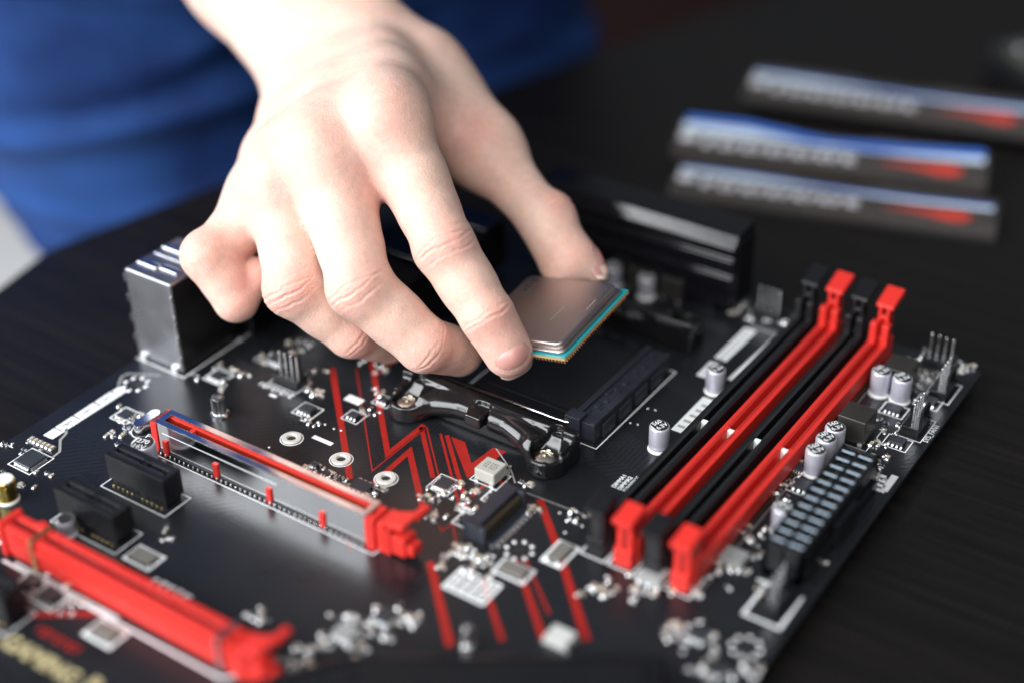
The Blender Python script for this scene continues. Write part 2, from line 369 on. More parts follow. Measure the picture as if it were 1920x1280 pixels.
# ---- expansion slots
def pins_row(x0, x1, y, step, m='tin'):
    mb = MB(); x = x0
    while x <= x1: mb.lathe([(.42,0),(.40,.35),(.2,.75),(.04,.9)], x, y-.3, 8); x += step
    return mb
def x1_slot(y0, x0=0.0, silk=True):
    L, hw, h = 25.0, 3.75, 11.25; mb = MB()
    # walls around two card grooves
    def frame(a, b):
        mb.box(a, b, -hw, -1.0, 2.2, h); mb.box(a, b, 1.0, hw, 2.2, h)
    frame(0, L); mb.box(0, 1.6, -1.0, 1.0, 2.2, h); mb.box(L-1.6, L, -1.0, 1.0, 2.2, h); mb.box(13.2, 14.9, -1.0, 1.0, 2.2, h-.2)
    mb.box(1.6, L-1.6, -1.0, 1.0, 2.2, 4.5); mb.box(.8, L-.8, -hw+.7, hw-.7, 0, 2.2)
    o = bp('expansion_slot', mb, 'black_plastic', (x0, y0, 0), bevel=.22)
    cb = MB(); cc = MB()
    for i in range(18):
        x = 2.3+i*1.17
        if 12.6 < x < 15.3: continue
        for s in (-1, 1):
            cb.box(x-.3, x+.3, s*1.02-.0, s*2.1, h-.02, h+.05) if s > 0 else cb.box(x-.3, x+.3, -2.1, -1.02, h-.02, h+.05)
            cc.box(x-.2, x+.2, s*.82-.16, s*.82+.16, h-2.2, h-.12)
    part('contact_recesses', cb, 'print_black', o); part('contacts', cc, 'tin', o)
    part('solder_pins', pins_row(2.5, 11.5, -hw-.2, 2.0, 'gold_pin'), 'gold_pin', o); part('solder_pins', pins_row(15, 23, -hw-.2, 2.0), 'gold_pin', o)
    if silk: outline(x0-1.2, x0+L+1.4, y0-hw-2.6, y0+hw+.9, .35)
    return o
x1_slot(-20.32); x1_slot(-40.64); x1_slot(-81.28)

def latch_red(parent, x, y):
    """the release clip at the end of a long slot"""
    mb = MB().box(0, 5.5, -3.4, 3.4, 0, 9.2).box(5.5, 10.5, -2.9, 2.9, 1.0, 7.6).box(1.5, 4, -3.75, 3.75, 2, 11.5)
    mb.box(10.5, 13, -2.2, 2.2, 2, 5.5)
    o = part('slot_end_block', mb, 'red_plastic', parent, (x, y, 0), bevel=.35)
    t = MB().add([(2,-3,9.5),(10,-3.6,11),(10,4.6,11),(2,3,9.5),(2,-3,11.3),(11,-3.6,13.4),(11,5.4,13.4),(2,3,11.3)], [(3,2,1,0),(4,5,6,7),(0,1,5,4),(1,2,6,5),(2,3,7,6),(3,0,4,7)])
    t.box(9, 11.5, 2.6, 9.0, 11.4, 13.2).box(4, 9, -1.4, 1.4, 9, 11)
    part('release_clip', t, 'red_plastic', parent, (x, y, 0), bevel=.4)
def long_slot(y0, armoured):
    L, hw, h = 89.0, 3.75, 11.25
    mb = MB().box(0, L, -hw+.35, -1.15, 1.9, h).box(0, L, 1.15, hw-.35, 1.9, h).box(0, 1.7, -1.15, 1.15, 1.9, h).box(L-1.7, L, -1.15, 1.15, 1.9, h)
    mb.box(13.2, 15.0, -1.15, 1.15, 1.9, h-.1).box(1.7, L-1.7, -1.15, 1.15, 1.9, 5).box(.8, L-.8, -hw+.9, hw-.9, 0, 1.9)
    o = bp('graphics_card_slot', mb, 'red_plastic', (0, y0, 0), bevel=.22)
    cc = MB(); x = 2.4
    while x < L-2.4:
        if not 12.8 < x < 15.4:
            for s in (-1, 1): cc.box(x-.18, x+.18, s*.95-.14, s*.95+.14, h-2.6, h-.35)
        x += 1.0
    part('contacts', cc, 'tin' if not armoured else 'gold_pin', o)
    latch_red(o, L, 0)
    if armoured:
        sh = MB(); zt = h+.35; zb = 1.6
        for s in (-1, 1):                       # folded steel shell: side sheet and top lip
            y1 = s*(hw+.12); y2 = s*(hw-.13)
            sh.box(2.2, L-3.0, min(y1,y2), max(y1,y2), zb, zt); yl = s*1.75
            sh.box(1.0, L-2.6, min(y1,yl), max(y1,yl), zt, zt+.26)
        sh.box(1.0, 3.4, -1.75, 1.75, zt, zt+.26).box(L-4.4, L-2.6, -1.75, 1.75, zt, zt+.26).box(-.1,.15,-hw+.6,hw-.6,5.5,zt)
        part('steel_shell', sh, 'steel', o, bevel=.16)
        for s in (-1, 1):
            part('end_post', MB().box(-.6, 2.0, s*hw-.55, s*hw+.55, 0, h+.1), 'red_plastic', o, bevel=.2)
        part('end_post', MB().box(L-3.0, L+.4, -hw-.6, -hw+.6, 0, h-.4), 'red_plastic', o, bevel=.2)
        part('shell_groove', MB().box(4, 52, -hw-.16, -hw-.10, 8.3, 8.5), 'silk', o)
        for x in (5.0, 26.6, 48.6, 69.6):
            part('shell_tab', MB().box(x-.95, x+.95, -hw-.85, -hw-.02, .3, 5.9), 'red_plastic', o, bevel=.18)
        part('base_strip', MB().box(1.5, L-2, -hw-.55, -hw+.1, .05, 1.5), 'print_black', o)
        mbp = MB(); x = 3.0
        while x < L-2: mbp.lathe([(.42,0),(.40,.5),(.22,.95),(.05,1.15)], x, -hw-.95, 8); x += 2.0
        part('solder_pins', mbp, 'tin', o, smooth=True)
        strip([(-.8,y0-hw+.3),(-.8,y0-hw-1.9),(L+.6,y0-hw-1.9),(L+1.2,y0-hw+1)], .4)
    else:
        for s in (-1, 1): part('side_rail', MB().box(4, L, min(s*hw,s*(hw+.5)), max(s*hw,s*(hw+.5)), 6.5, 8.6), 'red_plastic', o, bevel=.25)
        part('end_post', MB().box(-1.0, 1.2, -hw-.5, hw+.5, 0, h+.8), 'red_plastic', o, bevel=.5); part('end_post', MB().box(9, 12.5, 1.5, hw+.7, 3, h+.5), 'red_plastic', o, bevel=.4)
        for x in (13.6, 85.5):
            cl = MB().box(x-.8, x+.8, -hw-.75, -hw-.45, .5, h+.3).box(x-.8, x+.8, -hw-.75, hw+.6, h+.3, h+.6)
            part('retaining_clip', cl, 'brushed_steel' if x > 50 else 'gold_pin', o, bevel=.15)
        mbp = MB(); x = 6.0
        while x < 48: mbp.lathe([(.5,0),(.48,.6),(.26,1.1),(.05,1.3)], x, -hw-1.2, 8); x += 1.15
        part('solder_pins', mbp, 'tin', o, smooth=True)
        strip([(1,y0-hw-2.2),(L-2,y0-hw-2.2),(L+1,y0-hw+1)], .9)
    return o
long_slot(0, True); long_slot(-60.96, False)

# ---- memory slots
def memory_slot(x, col):
    y0, y1 = 37.0, 170.0; h = 7.4; m = 'red_plastic' if col else 'black_plastic'
    mb = MB().box(-3.35, -.95, y0, y1, 1.2, h).box(.95, 3.35, y0, y1, 1.2, h).box(-.95, .95, y0, y1, 1.2, 3.2).box(-2.9, 2.9, y0+1, y1-1, 0, 1.2)
    for s in (-1, 1):                                    # far guide posts and near guide block
        mb.box(s*2.15-1.2, s*2.15+1.2, y1-.5, y1+2.6, 0, 14.5)
    mb.box(-3.35, 3.35, y1+2.2, y1+6, 0, 8); mb.box(-3.5, 3.5, y0-4.2, y0, 0, 9.5)
    o = bp('memory_slot', mb, m, (x, 0, 0), bevel=.28)
    part('key', MB().box(-.95, .95, 96.3, 97.7, 3, h-.1), 'label_white', o)
    tm = MB(); y = y0+4
    while y < y1-3:
        if not 95.4 < y < 98.6:
            for s in (-1, 1): a, b = sorted((s*.97, s*2.0)); tm.box(a, b, y-.22, y+.22, h-.02, h+.03)
        y += .85
    part('contact_recesses', tm, 'print_black' if not col else 'dark_red', o)
    # near latch: tall thumb lever
    nl = MB().prism([(-2.6,30.6),(2.6,30.6),(2.6,36.6),(-2.6,36.6)], 0, 15.2).box(-2.9, 2.9, 29.6, 33.2, 0, 6)
    lo = part('latch', nl, m, o, bevel=.35)
    hd = MB().add([(-3.3,29.0,14.6),(3.3,29.0,14.6),(3.3,37.2,14.8),(-3.3,37.2,14.8),(-3.3,28.2,17.0),(3.3,28.2,17.0),(3.0,37.2,18.6),(-3.0,37.2,18.6)], [(3,2,1,0),(4,5,6,7),(0,1,5,4),(1,2,6,5),(2,3,7,6),(3,0,4,7)])
    part('thumb_rest', hd, m, lo, bevel=.5)
    part('lever_groove', MB().box(-.75, .75, 30.45, 30.62, 4.5, 13), 'print_black' if not col else 'dark_red', lo)
    # far latch
    fl = MB().box(-2.0, -.8, 172.4, 175.6, 6, 20).box(.8, 2.0, 172.4, 175.6, 6, 20).box(-2.0, 2.0, 174.2, 177.2, 4, 15).box(-2.0, 2.0, 172.6, 175.6, 15, 16.4)
    lo = part('latch', fl, m, o, bevel=.3)
    hd = MB().add([(-3.2,172.5,19.2),(3.2,172.5,19.2),(3.2,181.5,20.6),(-3.2,181.5,20.6),(-3.2,172.5,20.8),(3.2,172.5,20.8),(3.2,182.3,23.4),(-3.2,182.3,23.4)], [(3,2,1,0),(4,5,6,7),(0,1,5,4),(1,2,6,5),(2,3,7,6),(3,0,4,7)])
    part('thumb_rest', hd, m, lo, bevel=.45)
    pn = MB(); y = y0+2
    while y < y1-2: pn.box(3.6, 4.0, y-.2, y+.2, 0, .5); y += 1.7
    part('solder_pins', pn, 'gold_pin', o)
    outline(x-4.0, x+4.0, 28.4, 37.5, .5)
DX = [143.6+9.3*i for i in range(4)]
for i, x in enumerate(DX): memory_slot(x, i % 2)
strip([(176.8,31),(176.8,176)], .25, 'silk_grey')

# ---- processor socket with its lever and the two cooler brackets
sk = MB().box(66, 107, 77.5, 125, 0, 3.6).box(70, 106, 81, 122, 3.6, 4.2)
socket = bp('processor_socket', sk, 'black_plastic', bevel=.4)
cb = MB().box(107.2, 115.4, 75.8, 125.2, 0, 6.8).box(106.2, 108.4, 75.8, 125.2, 6.8, 7.7).box(113.6, 115.4, 75.8, 125.2, 6.8, 7.3)
cb.box(104.8, 110.5, 74.6, 79.4, 0, 8.2)
cam_box = part('cam_housing', cb, 'socket_plastic', socket, bevel=.3)
for y in (84, 96, 108, 119): part('cam_notch', MB().box(110.4, 112.4, y, y+2.4, 6.82, 7.0), 'print_black', cam_box)
for k in range(11): part('cam_stud', MB().box(108.8+(k%3)*.9, 110.0+(k%3)*1.1, 81+k*4.0, 82.6+k*4.0+(k%2), 6.8, 7.15), 'socket_plastic', cam_box, bevel=.1)
for y in (80, 90.5, 101, 111.5): part('cam_rib', MB().box(115.4, 116.4, y, y+7.5, 0, 5.2), 'socket_plastic', cam_box, bevel=.3)
part('socket_holes', (lambda mb: [mb.box(72+i*1.27, 72.5+i*1.27, 83+j*1.27, 83.5+j*1.27, 4.2, 4.24) for i in range(26) for j in range(30) if not (9 < i < 17 and 11 < j < 19)] and mb)(MB()), 'print_black', socket)
part('socket_lever', MB().tube([(58,74.0,5.4),(100,74.2,5.4),(105.5,74.6,5.2),(107.6,76.5,5.0),(107.8,80,4.6)], .85), 'steel', socket, smooth=True)
outline(62.5, 117.4, 75.3-1.6, 126, .45)

def sdf_bracket():
    fd = Field((-11,-13,-1), (65,8,15), .33); F = fd.F
    X, Y, Z = np.meshgrid(*fd.ax, indexing='ij')
    def rbox(x0,x1,y0,y1,z0,z1,r):
        q = [np.abs(A-(a+b)/2)-((b-a)/2-r) for A, a, b in ((X,x0,x1),(Y,y0,y1),(Z,z0,z1))]
        return np.sqrt(sum(np.maximum(k,0)**2 for k in q))+np.minimum(np.maximum(np.maximum(q[0],q[1]),q[2]),0)-r
    bar = rbox(-7,61,1.4,4.8,0,11.6,.6)
    F = bar
    for cx, s in ((0,1),(54,-1)):
        r = np.sqrt((X-cx)**2+(Y+4.0)**2)
        boss = np.maximum(r-6.7+.05*Z, np.abs(Z-2.8)-2.8)
        # shoulder that sweeps from the bar down to the boss
        t = np.clip(((X-cx)*s)/27.0, 0, 1)
        yc = -4.0+5.2*np.clip(t*1.5,0,1)**.8; zc = 3.6+3.2*np.sin(np.clip(t*1.25,0,1)*math.pi/2)
        sw = np.sqrt(((Y-yc)/1.15)**2+(Z-zc)**2)-(4.6-.9*t); sw = np.where(((X-cx)*s > -2) & ((X-cx)*s < 24), sw, np.maximum(sw, np.maximum(-2-(X-cx)*s,(X-cx)*s-24)))
        neck = np.maximum(np.abs(X-cx)-5.8, np.maximum(np.abs(Y+.2)-4.2, np.abs(Z-4.2)-4.2))
        a = smin(boss, neck, 2.5); a = smin(a, sw.astype(np.float32), 3.5); F = smin(F, a, 2.2)
        # teardrop pocket for the screw
        tt = np.clip((Y+4.6)/6.5, 0, 1); pr = np.sqrt((X-cx)**2+np.where(Y < -4.6, (Y+4.6)**2, np.where(Y > 1.9, (Y-1.9)**2, 0)))-(4.75-2.6*tt)
        F = -smin(-F, np.maximum(pr, 4.3+1.9*tt-Z), .5) if False else np.maximum(F, -np.maximum(pr, (3.7+4.6*tt*tt)-Z))
    skirt = np.maximum(np.maximum(np.abs(X-27)-22, np.abs(Z-2.6)-2.6), np.maximum(-1.6-Y, Y-2.5)); F = np.minimum(F, skirt)
    lug = rbox(23.2,29.6,-5.6,3.5,5.4,9.6,.5); F = np.minimum(F, lug)
    F = np.maximum(F, .02-Z)
    V, Q = surface_nets(F.astype(np.float32), fd.lo, fd.h); V = relax(V, Q, 9); me = np_mesh('cooler_bracket', V, Q, 'black_gloss'); return me
def sdf_screw():
    fd = Field((-4.6,-4.6,-.6), (4.6,4.6,3.4), .16); X, Y, Z = np.meshgrid(*fd.ax, indexing='ij'); r = np.sqrt(X*X+Y*Y)
    F = np.maximum(np.sqrt(r*r+((Z+4.2))**2)-6.6, np.maximum(r-4.0, -.2-Z))
    for a, b in ((X, Y), (Y, X)): F = np.maximum(F, -np.maximum(np.abs(a)-(.42+.12*Z), np.maximum(np.abs(b)-2.2+.5*(2.4-Z), .9-Z)))
    V, Q = surface_nets(F.astype(np.float32), fd.lo, fd.h); return np_mesh('screw', V, Q, 'screw_metal')
brk = sdf_bracket(); scr = sdf_screw()
XB, YBk = 55.4, 57.1
for yy, flip in ((YBk, 0.0), (YBk+90, math.pi)):
    o = bput('cooler_bracket', brk, (XB+(54 if flip else 0), yy+(4.0 if not flip else -4.0), 0), flip)
    for sx in (0, 54): put('screw', scr, o, (sx, -4.3, 3.7), random.random())

# ---- rear heat sink, side heat sink, chipset cover, port block
def heat_sink_profile(name, x0, x1, y0, y1, h):
    d = y1-y0
    pr = [(y0+1.5,3.5),(y0+1.5,11),(y0+.2,11.6),(y0+.2,16.2),(y0+1.6,16.8),(y0+1.6,18.2),(y0,18.8),(y0,23.4),(y0+1.4,24.0),(y0+1.4,25.0),(y0+.2,25.6),(y0+.2,28.0),(y0+3.6,h-1.6),(y0+4.4,h-1.3),(y1-1,h),(y1,h-1),(y1,3.5)]
    return bp(name, MB().extrude_x(pr, x0, x1), 'heat_sink', bevel=.5, seg=3)
hs = heat_sink_profile('heat_sink', 34, 117, 166, 182.6, 33.5)
for x in (40, 104): part('heat_sink_foot', MB().box(x,x+6,168,180,0,3.6), 'heat_sink', hs)

part('end_fin', MB().box(117,118.0,168,181.5,4,30), 'heat_sink', hs, bevel=.3)
hs2 = bp('heat_sink', MB().prism([(6,74),(30,74),(30,152),(6,152)], 3.5, 22), 'heat_sink', bevel=1.0)
for k in range(5): part('fin', MB().box(5.4, 30.6, 76+k*15.4, 87+k*15.4, 18, 24), 'heat_sink', hs2, bevel=.5)
for y in (78, 140): part('heat_sink_foot', MB().box(8,14,y,y+6,0,3.6), 'heat_sink', hs2)
cs = [(113.6,-48.2),(184.6,-1.4),(196,-24),(176,-78),(120,-92),(98,-72)]
ch = bp('chipset_cover', MB().prism(cs, 1.2, 8.0), 'cover_dark' if 'cover_dark' in MATS else 'heat_sink', bevel=1.2, seg=3)
part('cover_plate', MB().prism([(120,-48),(182,-8),(190,-24),(172,-70),(122,-84),(106,-70)], 8.0, 8.6), 'black_plastic', ch, bevel=.3)
part('cover_foot', MB().box(128,160,-60,-40,0,1.3), 'heat_sink', ch)
# port block: pressed steel can
pb = bp('port_block', MB().box(-45.5,-24,32.6,58.6,0,35.2), 'brushed_steel', bevel=.8, seg=3)
part('inner_face', MB().box(-24.0,-23.7,33.4,58.2,.5,34.2), 'black_plastic', pb)
for x, y, dx, dy in ((-40,39,9,2.6),(-40,51,9,2.6),(-31,40,8,2.6)):
    part('spring_tab', MB().box(x-dx/2,x+dx/2,y-dy/2,y+dy/2,35.2,35.9), 'steel', pb, bevel=.3)
part('spring_tab', MB().box(-44,-26,45.6,46.4,35.2,35.5), 'steel', pb, bevel=.1)
for z in (6, 14, 22, 30):
    part('edge_tooth', MB().box(-46.0,-45.4,32.4,33.2,z,z+3), 'brushed_steel', pb, bevel=.1); part('edge_tooth', MB().box(-24.4,-23.8,32.3,32.9,z-2,z+.6), 'steel', pb, bevel=.1)
for x in (-42,-27): part('can_leg', MB().box(x-1.3,x+1.3,31.4,32.8,0,2.2), 'tin', pb, bevel=.3)
strip([(-45,31),(-22,31),(-22,70)], .5)
pb2 = bp('port_block', MB().box(-45.5,-20,64,100,0,16), 'black_plastic', bevel=.6); pb3 = bp('port_block', MB().box(-45.5,-26,104,140,0,30), 'brushed_steel', bevel=.8)

mat('ceramic_white', (0.55,0.56,0.55), .4, var=.06)

# ---- soldered parts
def capacitor(x, y, r=3.3, h=9.2, txt='560\n6.3V', sleeve='sleeve', top='print_black', rz=1.2):
    key = ('cap', r, h, sleeve)
    if key not in CACHE:
        a = MB().lathe([(r*.93,.9),(r,1.5),(r*.985,2.0),(r*.955,2.4),(r,2.9),(r,h-.7),(r*.97,h-.25),(r*.9,h)], n=32).mesh('capacitor', sleeve); smooth_by_angle(a)
        b = MB().lathe([(r*1.08,0),(r*1.1,.35),(r*1.02,.9),(r*.8,1.0)], n=32).mesh('capacitor_base', 'white_base'); smooth_by_angle(b)
        n = 28; pts = [(r*.86*math.cos(q), r*.86*math.sin(q)) for q in [math.radians(-52+284*k/n) for k in range(n+1)]]
        c = MB().add([(p[0], p[1], 0) for p in pts], [tuple(range(n+1))]).mesh('top_print', top)
        d = MB().lathe([(r*.87,-.02),(r*.87,.0)], n=28).mesh('top_foil', 'white_base')
        CACHE[key] = (a, b, c, d)
    a, b, c, d = CACHE[key]

    o = bput('capacitor', a, (x, y, 0), 0); put('capacitor_base', b, o); put('top_foil', d, o, (0, 0, h+.025))
    if top: put('top_print', c, o, (0, 0, h+.04), math.radians(-27)+rz-1.2)
    if txt: lettering(txt, r*.72, 'silk', o, (-.1*r, .12*r, h+.07), rz, .03)
    return o
CACHE = {}
solder_me = MB().lathe([(.95,0),(.85,.3),(.5,.52),(.1,.6)], n=12).mesh('solder_dot', 'tin', True)
def cap_px(px, py, h=9.2, **k): q = un(px, py, h); return capacitor(q[0], q[1], h=h, **k)
for p in ((1237,797),(1343,690),(1531,841),(1550,819),(1567,799),(1654,694),(1693,707),(1470,950)): cap_px(*p, rz=1.0+random.random()*.5)
cap_px(268, 829, h=9.4, r=3.9, txt='F\n270\n16V', rz=.25)
cap_px(121, 972, h=5.6, r=2.9, txt=None)
cap_px(6, 897, h=8.0, r=3.4, txt=None, sleeve='gold_can', top='white_base')
cap_px(1150, 498, h=8.6); cap_px(1213, 518, h=8.6); cap_px(1090, 478, h=8.6)

def choke(x, y, d=9.6, h=9.2, m='ferrite', txt=None):
    o = bp('power_choke', MB().cbox(0, 0, .3, d, d, h-.3), m, (x, y, 0), bevel=.45, seg=3)
    for s in (-1, 1): part('choke_terminal', MB().cbox(s*d*.38, -d*.5, 0, 1.6, .9, 1.2), 'tin', o, bevel=.15)
    if txt: lettering(txt, d*.24, 'print_black', o, (0, 0, h+.03), .1, .01)
    return o
choke(183.2, 125.6); q = un(1690, 681, 9.2); choke(q[0], q[1]); q = un(1257, 520, 9.2); choke(q[0]+1, q[1]+3, 9.0); q = un(1300, 532, 9.2); choke(q[0]-22, q[1]+2, 9.0)
strip([(178,119.4),(189.6,119.4),(189.6,134)], .3)
q = un(920, 872, 4.6); ind = choke(q[0], q[1], 7.4, 4.6, 'inductor_grey')
for i_ in range(3):
    for j_ in range(5): put('top_mark', MB().cbox(0, 0, 0, .34+.2*((i_+j_)%2), .55, .02).mesh('top_mark', 'print_black'), ind, (-1.9+j_*.9+(.35 if j_ > 1 else 0), 1.2-i_*1.1, 4.62), .1)
outline(q[0]-5, q[0]+5, q[1]-4.3, q[1]+3.8, .35)
for k in range(4): part('inductor_lead', MB().box(-3.2+k*1.9, -2.4+k*1.9, 3.6, 6.0, 0, .7), 'tin', ind, bevel=.12)

def chip(px, py, dx, dy, h=1.4, pins='y', n=4, m='chip', silk=True, txt=None, ow=.4):
    q = un(px, py, 0); o = bp('integrated_circuit', MB().cbox(0, 0, .15, dx, dy, h), m, (q[0], q[1], 0), bevel=.12)
    for s in (-1, 1):
        for ax in pins:
            for k in range(n):
                t = (k-(n-1)/2)*((dx if ax == 'y' else dy)*.86/max(n-1, 1)); w = min(.42, (dx if ax == 'y' else dy)*.3/n); 
                e = (dy if ax == 'y' else dx)/2
                mb = MB()
                a, b = sorted((s*(e-.1), s*(e+1.0)))
                if ax == 'y': mb.box(t-w, t+w, a, b, 0, .28).box(t-w, t+w, *sorted((s*(e-.1), s*(e+.4))), .2, .75)
                else: mb.box(a, b, t-w, t+w, 0, .28).box(*sorted((s*(e-.1), s*(e+.4))), t-w, t+w, .2, .75)
                part('pin', mb, 'tin', o, bevel=.08 if n < 6 else 0)
    g = 1.5 if m != 'chip_grey' else 1.0
    if silk: outline(q[0]-dx/2-g, q[0]+dx/2+g, q[1]-dy/2-g, q[1]+dy/2+g, ow)
    if txt: lettering(txt, dy*.22, 'silk_grey', o, (0, 0, h+.18), 0)
    return o
chip(58, 864, 7, 7, 1.2, 'xy', 11)
chip(577, 770, 5, 3.9); chip(1676, 769, 5, 4); chip(1682, 830, 5, 3.8); chip(1741, 754, 5, 4); chip(1508, 914, 6, 4.4); chip(1500, 880, 3, 3, silk=False)
chip(270, 1045, 8, 4.6, 1.2, 'x', 2, 'chip_grey', ow=.9); chip(198, 1187, 8, 4.8, 1.2, 'x', 2, 'chip_grey', ow=1.1); chip(963, 1070, 8.2, 4.4, 1.2, 'x', 2, 'chip_grey', ow=.9); chip(1050, 1038, 4.4, 8.2, 1.2, 'y', 2, 'chip_grey', ow=.9)
chip(833, 908, 5, 5, .8, 'xy', 6, ow=.3); chip(678, 913, 6.5, 5, .8, 'y', 4, silk=False); chip(930, 933, 4, 3, 1.0, 'x', 2, ow=.5); chip(877, 975, 4, 3.6, .9, 'x', 2, ow=.5); chip(803, 960, 3, 3, .8, 'x', 2, silk=False)
chip(410, 706, 4.5, 4.5, .9, 'xy', 4, ow=.5); chip(236, 779, 4.2, 4.2, .9, 'xy', 4, ow=.5); chip(664, 781, 3.4, 2.8, 1, 'y', 3, ow=.3); chip(720, 752, 3.2, 2.6, 1, 'y', 3, ow=.3)
chip(95, 1118, 6, 5, 1.2, 'y', 4, ow=.7); chip(60, 1093, 5, 4, 1.2, 'x', 2, ow=.7); chip(1225, 1086, 7, 6, 2.8, 'y', 3, 'white_chip', silk=False); chip(1376, 1052, 7, 6, 2.6, 'y', 3, 'white_chip', silk=False); chip(1308, 1190, 5, 5, 1.4, 'xy', 4, silk=False); chip(650, 1190, 6, 5, 2, 'xy', 4, 'white_chip', silk=False); chip(722, 1158, 5, 5, 1.6, 'xy', 4, silk=False); chip(1050, 1202, 7, 6, 2.4, 'x', 2, 'ceramic_white', silk=False); chip(520, 676, 5, 4, 1.4, silk=True); chip(590, 873, 2.6, 1.6, 1, 'y', 3, silk=False); chip(612, 890, 2.6, 1.6, 1, 'y', 3, silk=False); chip(1338, 1255, 5, 4, 1.2, 'xy', 3, silk=False)

# tiny two-terminal parts: ceramic capacitors and resistors
def smd_mesh(kind, l, w, h):
    key = (kind, l, w, h)
    if key not in CACHE:
        mb = MB().box(-l*.27, l*.27, -w/2, w/2, 0, h*.96, 0)
        for s in (-1, 1): a, b = sorted((s*l*.27, s*l/2)); mb.box(a, b, -w/2-.02, w/2+.02, 0, h, 1)
        for s in (-1, 1): a, b = sorted((s*l*.4, s*l*.72)); mb.box(a, b, -w*.5, w*.5, 0, h*.3, 1)
        CACHE[key] = mb.mesh(kind, ['ceramic' if 'cap' in kind else 'print_black', 'tin'])
    return CACHE[key]
def smd(px, py, kind=None, size=1.6, rot=None):
    kind = kind or random.choice(['chip_capacitor', 'chip_capacitor', 'chip_resistor']); q = un(px, py, 0)
    o = bput(kind, smd_mesh(kind, size, size*.52, size*.42), (q[0], q[1], 0), rot if rot is not None else random.choice((0, math.pi/2)), bevel=size*.05)
    return o
CL = [ # pixel, count, spread in mm
 (415,705,14,8,6),(240,775,9,6,5),(225,815,7,3.5,4),(35,845,9,7,5),(45,895,10,8,6),(585,790,5,4,2),(650,1195,16,9,8),(725,1160,12,7,6),(780,1162,4,3,2.5),
 (690,770,5,4,2),(715,742,6,5,2.5),(500,672,7,4,4),(590,705,8,4,6),(588,735,5,3.5,2),(855,920,8,5,4),(880,940,10,5,5),(808,925,9,4,4),(810,970,7,4,4),
 (872,1050,10,6,5),(905,1060,8,5,4),(845,1040,7,3,6),(990,960,5,3,4),(640,895,5,4,2.5),(705,922,6,3,3),(600,880,6,5,3),(1380,575,14,12,5),(1460,590,8,6,4),(1340,565,4,4,2),
 (1180,1105,12,8,6),(1290,1105,5,4,3),(1120,1110,5,3,3),(1395,1035,10,7,7),(1340,1075,9,6,6),(1410,1000,8,4,6),(1305,1190,12,8,7),(1360,1255,12,9,6),(1490,890,9,5,8),(1470,920,7,3,6),
 (1640,850,8,5,5),(1665,800,6,4,4),(1655,835,5,3,3),(1725,690,12,8,5),(1770,680,12,9,5),(1800,690,8,5,5),(1730,720,6,4,4),(1705,735,5,4,3),(1650,900,4,2,3),(1640,885,3,2,2),(310,1000,5,3,3),
 (490,1155,5,4,3),(560,1235,9,5,5),(690,1255,4,5,2),(100,1095,7,6,4),(140,1130,5,4,4),(20,1000,7,4,6),(1085,970,5,3,2.5),(990,905,3,2,1.5),(1450,1095,8,4,6),(1530,1050,4,3,3),(440,625,6,6,4),(560,650,6,6,4),(700,690,6,6,4),(1265,905,3,2,2),(1425,600,5,5,3)]
random.seed(21)
for px, py, n, sx, sy in CL:
    q0 = un(px, py, 0); done = []; tries = 0
    while len(done) < n and tries < 300:
        tries += 1; x = q0[0]+round(random.uniform(-sx, sx)/1.1)*1.1; y = q0[1]+round(random.uniform(-sy, sy)/1.4)*1.4
        if any(abs(x-a)+abs(y-b) < 1.9 for a, b in done): continue
        done.append((x, y)); kind = random.choice(['chip_capacitor', 'chip_capacitor', 'chip_resistor']); s = random.choice((1.1, 1.6, 1.6, 2.1))
        bput(kind, smd_mesh(kind, s, round(s*.52, 2), round(s*.42, 2)), (x, y, 0), random.choice((0, math.pi/2)), bevel=s*.05)
        for s_ in range(1 if py > 1000 else (1 if random.random() < .4 else 0)): put('solder_dot', solder_me, pcb, (x+random.uniform(-1.6,1.6), y+random.uniform(-1.6,1.6), 0)).scale = (.75,.75,1.0)
        if random.random() < .35: patch(x+random.uniform(-.5,.5), y-1.2, random.uniform(1.0,2.4), .35, 'silk', name='printed_mark')
for k in range(6):                                        # row of beige capacitors behind the sound chip
    a = un(60+k*7.6, 824+k*3.4, 0); bput('chip_capacitor', smd_mesh('chip_capacitor', 2.0, 1.2, 1.0), (a[0], a[1], 0), math.pi/2, bevel=.1)
for k in range(5): a = un(1500+k*1.0, 905-k*.2, 0)

def marks(x, y, n, step, h, m='silk', rz=0.0, z=.06):
    """a row of small printed characters too blurred to read"""
    for k in range(n):
        t = (k-(n-1)/2)*step; w = step*(.78 if k % 3 else .6); hh = h*(1.0 if k % 2 else .85)
        mb = MB().box(-w/2, -w*.12, -hh/2, hh/2, 0, .02).box(-w*.12, w/2, hh*.2, hh/2, 0, .02)
        if k % 2: mb.box(-w*.12, w/2, -hh/2, -hh*.22, 0, .02)
        put('printed_mark', mb.mesh('printed_mark', m), pcb, (x+t*math.cos(rz), y+t*math.sin(rz), z), rz)
